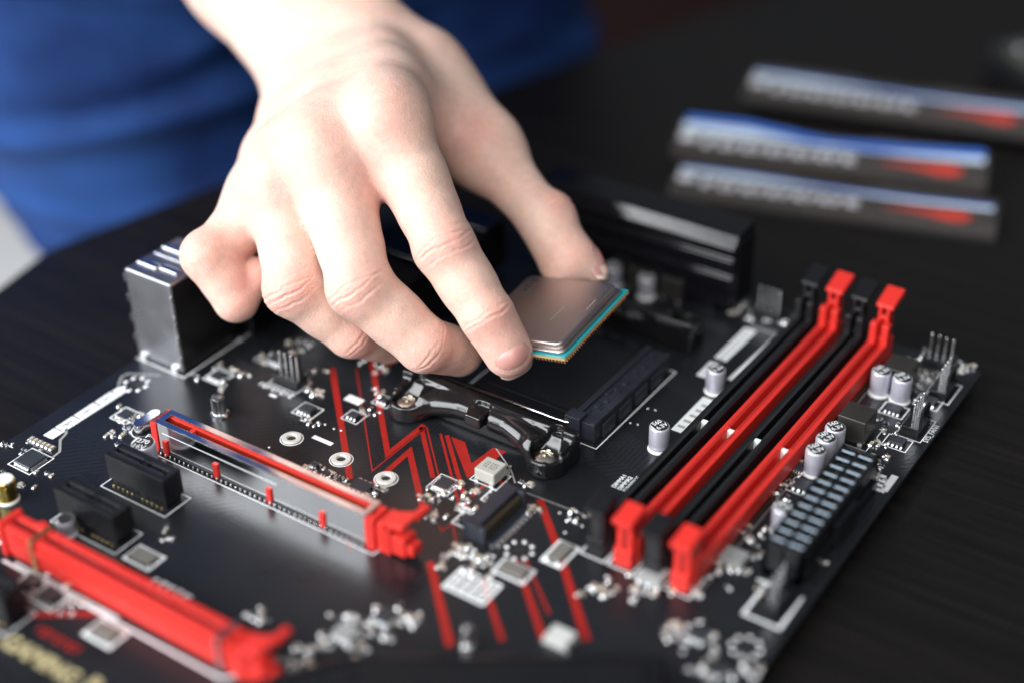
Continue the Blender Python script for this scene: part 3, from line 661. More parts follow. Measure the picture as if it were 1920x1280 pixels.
# pin headers
def header(x, y, n, along, wall=1, h=11.5, name='fan_header'):
    ln = n*2.54+1; c = (lambda a, b: (a, b)) if along == 'x' else (lambda a, b: (b, a))
    def bx(mb, a0, a1, b0, b1, z0, z1):
        if along == 'x': mb.box(a0, a1, b0, b1, z0, z1)
        else: mb.box(b0, b1, a0, a1, z0, z1)
        return mb
    mb = bx(MB(), -ln/2, ln/2, -2.9, 2.9, 0, 3.2)
    o = bp(name, mb, 'black_plastic', (x, y, 0), bevel=.2)
    if wall: part('header_wall', bx(MB(), -ln/2+2, ln/2-3, 2.0*wall, 3.0*wall if wall > 0 else 2.0*wall-1.0, 3.2, 9.5) if wall > 0 else bx(MB(), -ln/2+2, ln/2-3, -3.0, -2.0, 3.2, 9.5), 'black_plastic', o, bevel=.15)
    for k in range(n): t = (k-(n-1)/2)*2.54; part('pin', bx(MB(), t-.32, t+.32, -.32, .32, 3.2, h), 'tin', o, bevel=.12)
    return o
q = un(1712, 806, 0); header(q[0], q[1]+2, 4, 'y'); outline(q[0]-4, q[0]+4.4, q[1]-5.2, q[1]+8.5, .3); lettering('SYS_FAN1', 2.5, 'silk', pcb, (q[0]+5.6, q[1]+1.5, .06), math.pi/2, .03)
q = un(1772, 735, 0); header(q[0]-1, q[1], 4, 'y'); outline(q[0]-5, q[0]+3.4, q[1]-6.5, q[1]+6.5, .4)
q = un(545, 716, 0); header(q[0], q[1], 4, 'x'); outline(q[0]-6.2, q[0]+6.2, q[1]-4.2, q[1]+4, .3); marks(q[0]-1, q[1]-6.3, 8, 1.9, 2.3)
header(191, 179.2, 4, 'x', wall=0); q = un(1440, 592, 0); header(q[0], q[1], 4, 'x', wall=0); q = un(1445, 1140, 0); header(q[0], q[1]+3, 4, 'y'); strip([(q[0]-5.5,q[1]+9),(q[0]-5.5,q[1]-6),(q[0]+5.5,q[1]-6),(q[0]+5.5,q[1]+9)], .9); ppatch(1432, 1090, 4, 1.0)

# 24-way power connector
px0, px1, py0, py1 = 187.4, 199.2, 49.6, 104.0
mb = MB().box(px0, px1, py0, py0+1.2, 0, 12).box(px0, px1, py1-1.2, py1, 0, 12).box(px0, px0+1.2, py0, py1, 0, 12).box(px1-1.2, px1, py0, py1, 0, 12).box(px0, px1, py0, py1, 0, 2.5).box(192.7, 193.9, py0, py1, 2.5, 11.6)
for k in range(11): mb.box(px0+1.2, px1-1.2, py0+4.4+k*4.42, py0+5.2+k*4.42, 2.5, 11.6)
pc = bp('power_connector', mb, 'black_plastic', bevel=.12)
for k in range(12):
    y = py0+2.5+k*4.42
    for c0 in (190.2, 196.4):
        part('rib_glint_bar', MB().box(c0-2.6, c0+2.4, y-.36, y+.36, 11.7, 12.0), 'rib_glint', pc, bevel=.12); part('terminal_pin', MB().box(c0-.5, c0+.5, y+.6, y+1.6, 2.5, 9), 'tin', pc)  # pale blue bars are painted glints on the cell wall tops
part('connector_latch', MB().box(px1, px1+2.2, 70, 84, 0, 9).box(px1, px1+1.2, 52, 102, 0, 4.5), 'black_plastic', pc, bevel=.25)

# m.2 connector, its three threaded posts and the ribbed standoff
m2 = bp('drive_connector', MB().extrude_x([(15,0),(15,6.2),(37.6,6.2),(37.6,0)], 107.2, 112.4).box(112.4, 116.6, 16.2, 36.4, 0, 1.0).box(112.4,115.0,15,16.8,0,6.2).box(112.4,115.0,35.8,37.6,0,6.2), 'socket_plastic', bevel=.35)
part('contact_block', MB().box(112.5, 114.2, 17, 35.6, 1.0, 4.8), 'dark_brown', m2, bevel=.1); part('solder_rail', MB().box(116.7, 117.2, 15.6, 37, 0, .7), 'tin', m2, bevel=.1); part('corner_pad', MB().box(115.5,118.4,36.4,38.4,0,.8), 'tin', m2, bevel=.1)
for k in range(9): part('solder_tail', MB().box(117.2, 118.6, 17.4+k*2.1, 18.2+k*2.1, 0, .5), 'tin', m2)
for px, py in ((547,822),(640,861),(724,897)):
    q = un(px, py, 0); o = lathe_part('threaded_post', [(3.3,0),(3.3,.5),(3.0,.75),(1.75,.75),(1.55,.55),(1.5,.1),(1.4,.05)], 'post_white', board, (q[0], q[1], BZ), 36)
    lathe_part('bore', [(1.45,.02),(1.45,.06)], 'print_black', o); ring(q[0], q[1], 3.55, 3.9, 'silk')
q = un(413, 777, 0)
so = lathe_part('standoff', [(3.3,0),(3.3,.7),(2.7,1.1),(2.3,1.2)], 'steel', board, (q[0], q[1], BZ))
n = 36; me = MB().prism([((2.35 if k % 2 else 2.05)*math.cos(2*math.pi*k/n), (2.35 if k % 2 else 2.05)*math.sin(2*math.pi*k/n)) for k in range(n)], 1.2, 7.0); part('ribbed_sleeve', me, 'steel', so); lathe_part('cap', [(2.1,7.0),(2.0,7.6),(1.2,7.9)], 'brushed_steel', so)
# crystal can
q = un(276, 786, 2.6); o = bp('crystal', MB().prism([(5.0*math.copysign(1,c)*.0+ (3.3 if math.cos(a) > 0 else -3.3)+2.1*math.cos(a), 2.1*math.sin(a)) for a in [2*math.pi*k/24 for k in range(24)] for c in (1,)], .3, 3.4), 'steel', (q[0], q[1], 0), rz=math.pi/2, bevel=.35); ring(q[0]+1, q[1]-2.5, 4.2, 4.6, 'silk')
# mounting holes with their ring of solder dots
def mount_hole(px, py, r=4.0):
    q = un(px, py, 0); o = lathe_part('mounting_hole', [(1.95,.01),(1.95,.05)], 'print_black', board, (q[0], q[1], BZ))
    for k in range(8): a = 2*math.pi*k/8+.2; put('solder_dot', solder_me, o, (r*math.cos(a), r*math.sin(a), 0))
    return o
for p in ((255,720),(975,1030),(1400,1212)): mount_hole(*p)
# stray vias
for p in ((1215,765),(1229,768),(1182,792),(1196,795),(505,838),(627,803),(640,806),(1060,997),(1068,965),(1050,960),(1092,985),(610,795)):
    q = un(*p, 0); put('solder_dot', solder_me, pcb, (q[0], q[1], 0)).scale = (.55,.55,.6)
# tall status post near the bottom edge
q = un(878, 1216, 0); lathe_part('status_post', [(2.0,0),(2.0,2.2),(1.4,2.6),(1.4,7.5),(1.0,8.2)], 'tin', board, (q[0], q[1], BZ))

# ---- larger prints
def tlabel(px, py, txt, size, m='silk', rz=0, bold=.02): q = un(px, py, 0); lettering(txt, size, m, pcb, (q[0], q[1], .06), rz, bold)
q0 = un(84, 806)[:2]; q1 = un(217, 727)[:2]
strip([(-33.0, q0[1]-2), (-33.0, q1[1]+1)], .9)
for px, py, w, h in ((88,807,3.4,4.6),(115,788,3.6,7.5),(151,764,3.6,8.5),(188,741,3.6,7.5),(209,727,3.2,4.0)):
    q = un(px, py, 0); patch(-35.2, q[1], w, h, 'silk')
for px, py in ((115,788),(151,764),(188,741)): q = un(px, py, 0); marks(-35.0, q[1], 4, 1.0, 1.3, 'print_black', math.pi/2, .09)
pstrip([(124,800),(124,812),(113,824),(112,846),(98,857)], .9, 'silk_grey'); pstrip([(222,722),(228,706),(240,700),(300,703)], .8, 'silk_grey')
tlabel(1172, 905, 'DIMMA1\nDIMMA2\nDIMMB1', 2.0, rz=math.pi/2, bold=.05); tlabel(1192, 898, 'FIRST', 1.4, rz=math.pi/2)
q = un(1302, 778); patch(q[0], q[1], 5.2, 22.0, 'label_white', z=.12, name='paper_label')
for k in range(5): patch(q[0]-.6+k*.3, q[1]-8+k*3.6, 2.6, 1.3, 'silk_grey', z=.16, name='label_text')
for (a, b), w, m in ((((1315,706),(1342,680)), 4.2,'silk'), (((1350,674),(1408,618)), 4.6,'silk'), (((1368,712),(1462,628)), 2.0,'silk'), (((1405,612),(1470,632)), 1.2,'silk_grey')): pstrip([a, b], w, m, name='printed_block')
for k in range(9): q = un(1352+k*6.2, 672-k*6.0); patch(q[0], q[1], 2.6, .5, 'print_black', z=.07, name='label_text')
q = un(320, 1104); marks(q[0], q[1], 5, 3.1, 3.0); ppatch(605, 825, 8, 1.7, 'silk')
ppatch(664, 749, 6.5, 3.4, 'silk'); ppatch(512, 741, 3, 1.2, 'silk')
q = un(110, 1199); marks(q[0], q[1], 7, 2.5, 3.0, 'red_print'); tlabel(74, 1236, 'GAMING', 7.2, 'gold_print', 0, .3); tlabel(172, 1284, 'P', 7.2, 'gold_print', 0, .3)
q = un(885, 1098); outline(q[0]-6.8, q[0]+6.8, q[1]-4.6, q[1]+4.6, 1.0)
for i in range(4):
    for j in range(3): patch(q[0]-4.6+i*3.0, q[1]-2.7+j*2.6, 2.4, 1.7, 'silk', name='printed_block')
q = un(875, 957); patch(q[0], q[1], 5.4, 3.2, 'silk'); marks(q[0], q[1], 3, 1.2, 1.2, 'print_black', 0, .09)
pstrip([(822,1000)] and [(905,880),(958,872),(950,905)], .35, 'silk_grey'); pstrip([(985,922),(1115,972)], .35, 'silk_grey'); pstrip([(930,840),(958,880),(966,905)], .5, 'silk_grey')
q = un(1668, 905); patch(q[0], q[1], 2.2, 9, 'silk'); 
for k in range(4): ppatch(1650-k*1, 890+k*9, 4, 1.3, 'silk'); 

# ================================================================== the person: hand, forearm, jeans
def make_hand_mesh():
    view = -RM[:, 2]                                   # camera looks along this
    J = {                                             # joint centres: photo pixel + distance
     'I': [(728,222,487,12.4),(834,466,480,9.7),(914,594,478,8.5),(953,661,481,7.4)],
     'M': [(607,283,489,12.6),(677,538,479,10.3),(796,646,485,8.8),(862,660,499,7.6)],
     'R': [(530,338,497,11.6),(553,538,492,9.7),(660,622,501,8.3),(730,640,516,7.3)],
     'P': [(482,398,513,10.2),(392,480,502,8.5),(443,562,505,7.7),(483,516,508,6.2)],
     'T': [(790,140,549,15.0),(912,287,529,12.4),(1020,412,517,9.0),(1074,478,513.5,7.2)]}
    P = {k: [dp(*q[:3]) for q in v] for k, v in J.items()}; Rr = {k: [q[3] for q in v] for k, v in J.items()}
    carp = {'I': dp(702,98,550), 'M': dp(664,108,553), 'R': dp(626,128,555), 'P': dp(588,156,557)}
    wr = dp(640,112,556); fa1 = dp(500,-72,590); fa2 = dp(380,-228,628)
    allp = np.array([p for v in P.values() for p in v] + list(carp.values()) + [wr, fa1, fa2])
    fd = Field(allp.min(0)-36, allp.max(0)+36, 0.95)
    up = -view
    # palm
    G = fd.new()
    across = (P['I'][0]-P['P'][0]); across /= np.linalg.norm(across)
    for k, r0, r1 in (('I',14,12.6),('M',14,13),('R',13.5,12.2),('P',13,10.8)):
        cone_into(fd, G, carp[k], P[k][0], r0, r1, 9)
    mid = lambda a, b, t=.5: a*(1-t)+b*t
    palmar = lambda p, d: p + view*d*0.75 + np.array([0,0,-1.0])*d*.5
    for k, d in (('I',8),('M',9),('R',9),('P',8)):
        cone_into(fd, G, palmar(carp[k],6), palmar(mid(carp[k],P[k][0],.9),d), 12, 10, 9)
    ax = fa1-wr; ax /= np.linalg.norm(ax); nrm = up-ax*(up@ax); nrm /= np.linalg.norm(nrm); sd = np.cross(ax, nrm)
    for s in (-1, 1):
        for a, b, r0, r1, w0, w1 in ((wr,fa1,20.5,22,8.5,9),(fa1,fa2,22,31,9,11)):
            cone_into(fd, G, a+sd*s*w0, b+sd*s*w1, r0, r1, 12, flat=(nrm,.92))
    cone_into(fd, G, wr, mid(carp['M'],carp['R']), 20, 17, 12, flat=(nrm,.9))
    # thumb metacarpal, thenar and first web
    T = P['T']
    cone_into(fd, G, mid(wr,T[0],.4), T[0], 18, 15, 10)
    cone_into(fd, G, T[0], T[1], 14.5, 12.2, 10)
    cone_into(fd, G, palmar(mid(T[0],T[1],.15),6), palmar(mid(T[0],T[1],.75),5), 13, 11, 10)
    cone_into(fd, G, mid(T[0],T[1],.35), mid(carp['I'],P['I'][0],.62), 10, 9.5, 12)
    cone_into(fd, G, mid(T[0],T[1],.75), mid(carp['I'],P['I'][0],.80)+view*9, 7, 7, 12)
    ks = 'IMRP'
    for a_, b_ in zip(ks, ks[1:]):
        for t in (.3, .6, .88): cone_into(fd, G, mid(carp[a_],P[a_][0],t)+up*2.6, mid(carp[b_],P[b_][0],t)+up*2.6, 11.2, 11.0, 9)
        wa = mid(P[a_][0],P[a_][1],.10); wb = mid(P[b_][0],P[b_][1],.10); cone_into(fd, G, wa+view*1.0, wb+view*1.0, 9.2, 9.0, 7)
        wa = mid(P[a_][0],P[a_][1],.36); wb = mid(P[b_][0],P[b_][1],.36 if b_ != 'P' else .2); cone_into(fd, G, wa+view*4.5, wb+view*4.5, 5.0, 5.0, 5)
    # knuckles and tendons on the back of the hand
    for k, r in (('I',7.2),('M',7.4),('R',6.6),('P',6.0)):
        d = P[k][1]-P[k][0]; d /= np.linalg.norm(d); b = P[k][0]-carp[k]; b /= np.linalg.norm(b)
        n = b - d; n = n + up*.9; n /= np.linalg.norm(n)
        cone_into(fd, G, P[k][0]+n*6.6, P[k][0]+n*6.6+d*2, r, r-.6, 7)
        cone_into(fd, G, mid(carp[k],P[k][0],.25)+up*10.8, P[k][0]+n*9.0, 2.6, 3.0, 6.5)
    tot = G.copy()
    fdG = fd
    dors = {}
    for k in 'IMRPT':
        p = P[k]; r = Rr[k]; pp = np.array(p[1:] if k == 'T' else p)
        fd = fdG.crop(pp.min(0)-30, pp.max(0)+30); g = fd.F
        for i in range(3):
            if k == 'T' and i == 0: continue
            a, b = p[i], p[i+1]
            ra, rb = r[i], r[i+1]
            if i == 0: ra = ra*.93
            m = mid(a, b); rm = min(ra, rb)*(.99 if i else 1.03)
            kk = .5 if (k == 'P' and i == 2) else 2.5; cone_into(fd, g, a, m, ra, rm, kk); cone_into(fd, g, m, b, rm, rb, kk)
        # dorsal direction of each phalanx (away from the curl)
        dd = []
        for i in range(3):
            b = p[i+1]-p[i]; b /= np.linalg.norm(b); n = up - b*(up@b); dd.append(n/np.linalg.norm(n))
        dors[k] = dd
        if k != 'T':
            # bony knuckle at the middle joint, soft pads palm side
            n = dd[0]+dd[1]; n /= np.linalg.norm(n); b0 = p[1]-p[0]; b0 /= np.linalg.norm(b0); b1 = p[2]-p[1]; b1 /= np.linalg.norm(b1)
            out = b0-b1; out = out/np.linalg.norm(out) if np.linalg.norm(out) > .25 else n
            cone_into(fd, g, p[1]+(out*.6+n*.4)*2.2, p[1]+(out*.6+n*.4)*2.2+b1*1.5, r[1]-1.4, r[1]-1.8, 4)
            if k != 'P': cone_into(fd, g, mid(p[2],p[3],.4)-dd[2]*1.6, p[3]-dd[2]*1.0, r[3], r[3]-.3, 3)
            if k != 'P': cone_into(fd, g, mid(p[0],p[1],.45)-dd[0]*3, mid(p[0],p[1],.7)-dd[0]*3, r[1]*.95, r[1]*.9, 5)
            if k != 'P': cone_into(fd, g, mid(p[1],p[2],.4)-dd[1]*1.6, mid(p[1],p[2],.6)-dd[1]*1.6, r[2]*.98, r[2]*.95, 4)
        else:
            cone_into(fd, g, dp(1040,458,515), dp(1056,492,515), 8.2, 8.6, 5)
            cone_into(fd, g, dp(1070,484,514), dp(1122,512,512.5), 6.6, 3.6, 5)
            n = dd[2]; cone_into(fd, g, p[2]+dp(1042,402,516)-dp(1022,412,516), p[2]+dp(1046,406,516)-dp(1022,412,516), 6.8, 6.4, 4)
        tot[fd.sl] = np.minimum(tot[fd.sl], smin(G[fd.sl], g, {'T': 9, 'P': 4}.get(k, 7)))
    V, Q = surface_nets(tot, fdG.lo, fdG.h)
    V = relax(V, Q, 3); V, Q = refine(V, Q); V = relax(V, Q, 4)
    me2 = np_mesh('hand', V, Q, None)
    n = len(me2.vertices); co = np.empty(n*3, np.float32); me2.vertices.foreach_get('co', co); co = co.reshape(-1,3)/S
    no = np.empty(n*3, np.float32); me2.vertices.foreach_get('normal', no); no = no.reshape(-1,3)
    disp = np.zeros(n, np.float32); red = np.zeros(n, np.float32)
    rs = np.random.RandomState(3)
    def wob(x, s, seed):                               # cheap smooth 1-D noise
        r = np.random.RandomState(seed); y = 0
        for f in (1, 2.1, 4.3): y = y + np.sin(x*f/s + r.rand()*6.28)/f
        return y
    def creases(pj, axis, dr, radius, offs, depth, width, curve, seed, half=1.25):
        """transverse skin folds on the back of a finger joint"""
        axis = axis/np.linalg.norm(axis); dr = dr-axis*(dr@axis); dr /= np.linalg.norm(dr); sdv = np.cross(axis, dr)
        d = co-pj; near = np.nonzero((d*d).sum(1) < (radius*2.1)**2)[0]; d = d[near]
        s = d@axis; u = (d@sdv)/radius; w = (d@dr)/radius
        mask = np.clip((w-.05)/.5, 0, 1)*np.clip((half-np.abs(u))/.5, 0, 1)
        v = np.zeros(len(near), np.float32)
        for i, (o_, a_) in enumerate(offs):
            line = s - o_ + curve*np.sign(o_ if o_ else .3)*u*u + .35*wob(u*radius, 2.2, seed*11+i)
            amp = a_*(.75+.35*wob(u*radius, 3.0, seed*17+i))
            v -= amp*np.exp(-(line/width)**2)
            v += .35*a_*np.exp(-((line-1.7*width)/(1.6*width))**2) + .35*a_*np.exp(-((line+1.7*width)/(1.6*width))**2)
        disp[near] += v*mask*depth
        red[near] += mask*np.exp(-(s/(radius*.75))**2)*.8
    for k in 'IMRP':
        p = P[k]; b0 = p[1]-p[0]; b1 = p[2]-p[1]; b2 = p[3]-p[2]; r = Rr[k]
        n0 = dors[k][0]; n1 = dors[k][1]; n2 = dors[k][2]; u = lambda x: x/np.linalg.norm(x)
        out = u(b0)-u(b1); out = u(out)*.9+u(n0+n1)*.9 if np.linalg.norm(out) > .25 else n0+n1
        sc = 1.0 if k != 'P' else .0
        creases(p[1], u(u(b0)+u(b1)), out, r[1], [(-4.6,.45),(-1.7,.9),(1.1,1.0),(4.2,.55)], .46*sc, .42, 1.1, ord(k))
        creases(p[2], u(u(b1)+u(b2)), n1+n2, r[2], [(-1.6,.6),(.4,1.0)], .38*sc, .42, .5, ord(k)+5)
    creases(P['T'][2], P['T'][3]-P['T'][1], dp(1060,385,516)-P['T'][2], 9, [(-3,.5),(-1,.9),(1.4,.8)], .5, .5, .5, 77)
    # low relief: veins / tendons unevenness
    def n3(p, s, seed):
        r = np.random.RandomState(seed); y = np.zeros(len(p), np.float32)
        for i in range(7):
            d = r.randn(3); d /= np.linalg.norm(d); y += np.sin(p@d/s*(0.7+.6*r.rand())+r.rand()*6.28)
        return y/7
    disp += .28*n3(co, 5.0, 1) + .12*n3(co, 1.9, 2) + .05*n3(co, .9, 5)
    # knuckle flush
    for k in 'IMRP':
        d = co-(P[k][0]+up*8); red += .75*np.exp(-(d*d).sum(1)/(9.0**2))
    for k in 'IMRPT':
        d = co-P[k][3]; red += .9*np.exp(-(d*d).sum(1)/(9.0**2))
    web = [mid(P['I'][0],P['M'][0],.5)+(P['I'][1]-P['I'][0])*.38, mid(P['P'][0],P['R'][0],.5)+(P['R'][1]-P['R'][0])*.4, dp(880,250,510)]
    for w in web: d = co-w; red += .9*np.exp(-(d*d).sum(1)/(10.0**2))
    co2 = co + no*disp[:,None]
    me2.vertices.foreach_set('co', (co2*S).astype(np.float32).ravel())
    at = me2.attributes.new('flush', 'FLOAT', 'POINT'); at.data.foreach_set('value', np.clip(red, 0, 1.3).astype(np.float32))
    me2.update(); me2.polygons.foreach_set('use_smooth', np.ones(len(me2.polygons), bool))
    return me2, P, Rr, dors, co2, no

def skin_material():
    m = bpy.data.materials.new('skin'); m.use_nodes = True; nt = m.node_tree; N = nt.nodes; L = nt.links; b = N['Principled BSDF']
    tc = N.new('ShaderNodeTexCoord')
    at = N.new('ShaderNodeAttribute'); at.attribute_name = 'flush'
    nz = N.new('ShaderNodeTexNoise'); nz.inputs['Scale'].default_value = 70; nz.inputs['Detail'].default_value = 6; L.new(tc.outputs['Object'], nz.inputs['Vector'])
    nz2 = N.new('ShaderNodeTexNoise'); nz2.inputs['Scale'].default_value = 420; nz2.inputs['Detail'].default_value = 3; L.new(tc.outputs['Object'], nz2.inputs['Vector'])
    mul = N.new('ShaderNodeMath'); mul.operation = 'MULTIPLY_ADD'; L.new(nz.outputs['Fac'], mul.inputs[0]); mul.inputs[1].default_value = .9; mul.inputs[2].default_value = -.32
    ad = N.new('ShaderNodeMath'); ad.operation = 'MULTIPLY_ADD'; L.new(at.outputs['Fac'], ad.inputs[0]); ad.inputs[1].default_value = .68; L.new(mul.outputs[0], ad.inputs[2]); ad.use_clamp = True
    mx = N.new('ShaderNodeMix'); mx.data_type = 'RGBA'; L.new(ad.outputs[0], mx.inputs[0])
    mx.inputs[6].default_value = (0.76, 0.545, 0.455, 1); mx.inputs[7].default_value = (0.70, 0.365, 0.305, 1)
    mr = N.new('ShaderNodeMapRange'); L.new(nz2.outputs['Fac'], mr.inputs['Value']); mr.inputs['From Min'].default_value = .3; mr.inputs['From Max'].default_value = .7; mr.inputs['To Min'].default_value = .93; mr.inputs['To Max'].default_value = 1.05
    sc = N.new('ShaderNodeVectorMath'); sc.operation = 'SCALE'; L.new(mx.outputs[2], sc.inputs[0]); L.new(mr.outputs[0], sc.inputs['Scale']); L.new(sc.outputs[0], b.inputs['Base Color'])
    b.inputs['Roughness'].default_value = .46; b.inputs['Specular IOR Level'].default_value = .42
    b.inputs['Subsurface Weight'].default_value = 1.0; b.inputs['Subsurface Radius'].default_value = (1.0, .36, .2); b.inputs['Subsurface Scale'].default_value = .0022
    # fine skin lines
    vo = N.new('ShaderNodeTexVoronoi'); vo.feature = 'DISTANCE_TO_EDGE'; vo.inputs['Scale'].default_value = 900
    wn = N.new('ShaderNodeTexNoise'); wn.inputs['Scale'].default_value = 260; L.new(tc.outputs['Object'], wn.inputs['Vector'])
    mp = N.new('ShaderNodeVectorMath'); mp.operation = 'MULTIPLY_ADD'; L.new(wn.outputs['Color'], mp.inputs[0]); mp.inputs[1].default_value = (.002,.002,.002); L.new(tc.outputs['Object'], mp.inputs[2]); L.new(mp.outputs[0], vo.inputs['Vector'])
    cl = N.new('ShaderNodeMapRange'); L.new(vo.outputs['Distance'], cl.inputs['Value']); cl.inputs['From Max'].default_value = .22
    hg = N.new('ShaderNodeMath'); hg.operation = 'MULTIPLY_ADD'; L.new(nz2.outputs['Fac'], hg.inputs[0]); hg.inputs[1].default_value = 1.2; L.new(cl.outputs[0], hg.inputs[2])
    bp = N.new('ShaderNodeBump'); bp.inputs['Strength'].default_value = .32; bp.inputs['Distance'].default_value = .00022; L.new(hg.outputs[0], bp.inputs['Height']); L.new(bp.outputs[0], b.inputs['Normal'])
    MATS['skin'] = m
skin_material()
mat('nail', (0.60, 0.31, 0.275), .38, coat=.1, var=.06, vscale=300, sss=(.6, (1,.35,.2), .0012))
mat('nail_tip', (0.80, 0.70, 0.58), .32, coat=.2)
person = empty('person', (-160, 240, -750))
tag(person, 'person in blue jeans behind the table, bare right hand lowering the processor', 'person')
hand_me, HP, HR, HD, Hco, Hno = make_hand_mesh()
hand_me.materials.append(MATS['skin'])
hand = bpy.data.objects.new('right_hand_and_forearm', hand_me); C.objects.link(hand)
hand.parent = person; hand.matrix_parent_inverse = Matrix.Translation(person.location).inverted()

def fingernail(base, tip, dr, width, length, along, rad, name='fingernail'):
    """nail plate laid on the finger skin: sampled from the skin vertices, free edge a little proud"""
    ax = tip-base; ax /= np.linalg.norm(ax); dr = dr-ax*(dr@ax); dr /= np.linalg.norm(dr); sd = np.cross(ax, dr)
    d = Hco-tip; nr = np.nonzero((d*d).sum(1) < 22**2)[0]; d = d[nr]
    s, u, w = d@ax, d@sd, d@dr; up_ = w > -3
    s, u, w = s[up_], u[up_], w[up_]
    nu, nv = 17, 19; V = []; mi = []
    for j in range(nv):
        v = j/(nv-1)                                    # 0 cuticle .. 1 free edge
        for i in range(nu):
            a = -1+2*i/(nu-1)
            hw = width/2*(0.90+.10*math.sin(v*math.pi*.8))
            uu = a*hw
            ss = along - length/2 + length*v + (-(1-v)*1.7*(-(a*a)) if v < .5 else 0) - (a**4*1.9*max(0, v-.55)/.45)
            if v < .5: ss = along-length/2+length*v+(a*a)*1.5*(1-2*v)
            q = (s-ss)**2+(u-uu)**2; k = np.argsort(q)[:6]; wt = 1/(q[k]+.05); ww = (w[k]*wt).sum()/wt.sum()
            V.append((ss, uu, ww))
    V = np.array(V).reshape(nv, nu, 3)
    # fit a smooth arch: plate is a clean curve, not the skin's bumps
    for j in range(nv):
        c = np.polyfit(V[j,:,1], V[j,:,2], 2); V[j,:,2] = np.polyval(c, V[j,:,1])
    cc = np.array([V[:,i,2] for i in range(nu)])
    for i in range(nu):
        c = np.polyfit(V[:,i,0], V[:,i,2], 2); V[:,i,2] = np.polyval(c, V[:,i,0])
    for j in range(nv):
        v = j/(nv-1)
        for i in range(nu):
            a = -1+2*i/(nu-1); e = min(1, (1-abs(a))*5, v*7)
            V[j,i,2] += .30*e + (.35*max(0, v-.8)/.2) - .12*(1-e)
    top = [tip+ax*q[0]+sd*q[1]+dr*q[2] for q in V.reshape(-1,3)]
    low = [p-dr*.55 for p in top]
    mb = MB(); n = nu*nv; fs = []; 
    idx = lambda j, i: j*nu+i
    F0 = []; F1 = []
    for j in range(nv-1):
        for i in range(nu-1):
            (F1 if j >= nv-3 else F0).append((idx(j,i), idx(j,i+1), idx(j+1,i+1), idx(j+1,i)))
            F0.append((n+idx(j,i), n+idx(j+1,i), n+idx(j+1,i+1), n+idx(j,i+1)))
    for i in range(nu-1): F0.append((idx(0,i), n+idx(0,i), n+idx(0,i+1), idx(0,i+1))); F1.append((idx(nv-1,i), idx(nv-1,i+1), n+idx(nv-1,i+1), n+idx(nv-1,i)))
    for j in range(nv-1): F0.append((idx(j,0), idx(j+1,0), n+idx(j+1,0), n+idx(j,0))); F0.append((idx(j,nu-1), n+idx(j,nu-1), n+idx(j+1,nu-1), idx(j+1,nu-1)))
    mb.v = [tuple(p) for p in top+low]; mb.f = [list(f) for f in F0+F1]; mb.m = [0]*len(F0)+[1]*len(F1)
    me = mb.mesh(name, ['nail', 'nail_tip'], True)
    o = bpy.data.objects.new(name, me); C.objects.link(o); o.parent = hand
    o.matrix_parent_inverse = Matrix.Translation(person.location).inverted() if False else Matrix.Identity(4)
    return o
fingernail(HP['I'][2], HP['I'][3], HD['I'][2]+RM[:,0]*.18-RM[:,1]*.10, 12.2, 12.0, 2.4, 7.4)
tn = (dp(1130,450,512)-dp(1090,490,512))+RM[:,2]*1.5
fingernail(dp(1046,418,515), dp(1112,494,513), tn, 10.5, 12.5, 1.0, 7.4)

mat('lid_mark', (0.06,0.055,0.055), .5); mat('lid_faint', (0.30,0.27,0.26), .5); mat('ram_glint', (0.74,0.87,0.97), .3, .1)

# ================================================================== processor held by the hand
cpu = empty('processor', (87.08, 91.40, 30.17)); cpu.rotation_euler = [math.radians(a) for a in (6.84, -12.37, -1.04)]
tag(cpu, 'square desktop processor with grey metal lid pinched between thumb and index finger', 'processor')
def rsq(a, r, n=6, chamfer=None):
    out = []
    for cx, cy, a0 in ((a-r,a-r,0),(-a+r,a-r,90),(-a+r,-a+r,180),(a-r,-a+r,270)):
        for k in range(n+1): t = math.radians(a0+90*k/n); out.append((cx+r*math.cos(t), cy+r*math.sin(t)))
    return out
sub = part('substrate', MB().prism(rsq(20,.6), -1.1, -.15), 'pcb_edge', cpu); part('solder_mask', MB().prism(rsq(19.98,.6), -.15, .02), 'pcb_teal', sub)
lid = part('heat_spreader', MB().prism(rsq(18.8,2.4), .3, .95), 'nickel', cpu, bevel=.2, seg=3)
part('lid_plate', MB().prism(rsq(17.7,2.6), .9, 3.3), 'nickel', lid, bevel=.6, seg=5)
part('lid_seal', MB().prism(rsq(18.4,2.2), .0, .32), 'print_black', lid)
for k in range(9):
    w = .9 if k < 5 else .45
    part('lid_mark', MB().cbox(15.4, 14.6-k*1.5, 3.3, w, 1.0 if k < 5 else .8, .03), 'lid_mark' if k < 5 else 'lid_faint', lid)
for k in range(4): part('lid_mark', MB().cbox(-13.5, 14.4-k*1.9, 3.3, 2.2-.5*(k%2), 1.2, .03), 'lid_mark', lid)
for k in range(6): part('lid_mark', MB().cbox(6.5, 2-k*1.5, 3.3, .5, .9, .03), 'lid_faint', lid)
pm = MB()
for i in range(31):
    for j in range(31):
        if 8 <= i <= 22 and 8 <= j <= 22: continue
        x, y = -18.6+i*1.24, -18.6+j*1.24; pm.box(x-.19, x+.19, y-.19, y+.19, -3.0, -1.1)
pn = part('contact_pins', pm, 'gold_pin', sub); pn['kind'] = 'stuff'

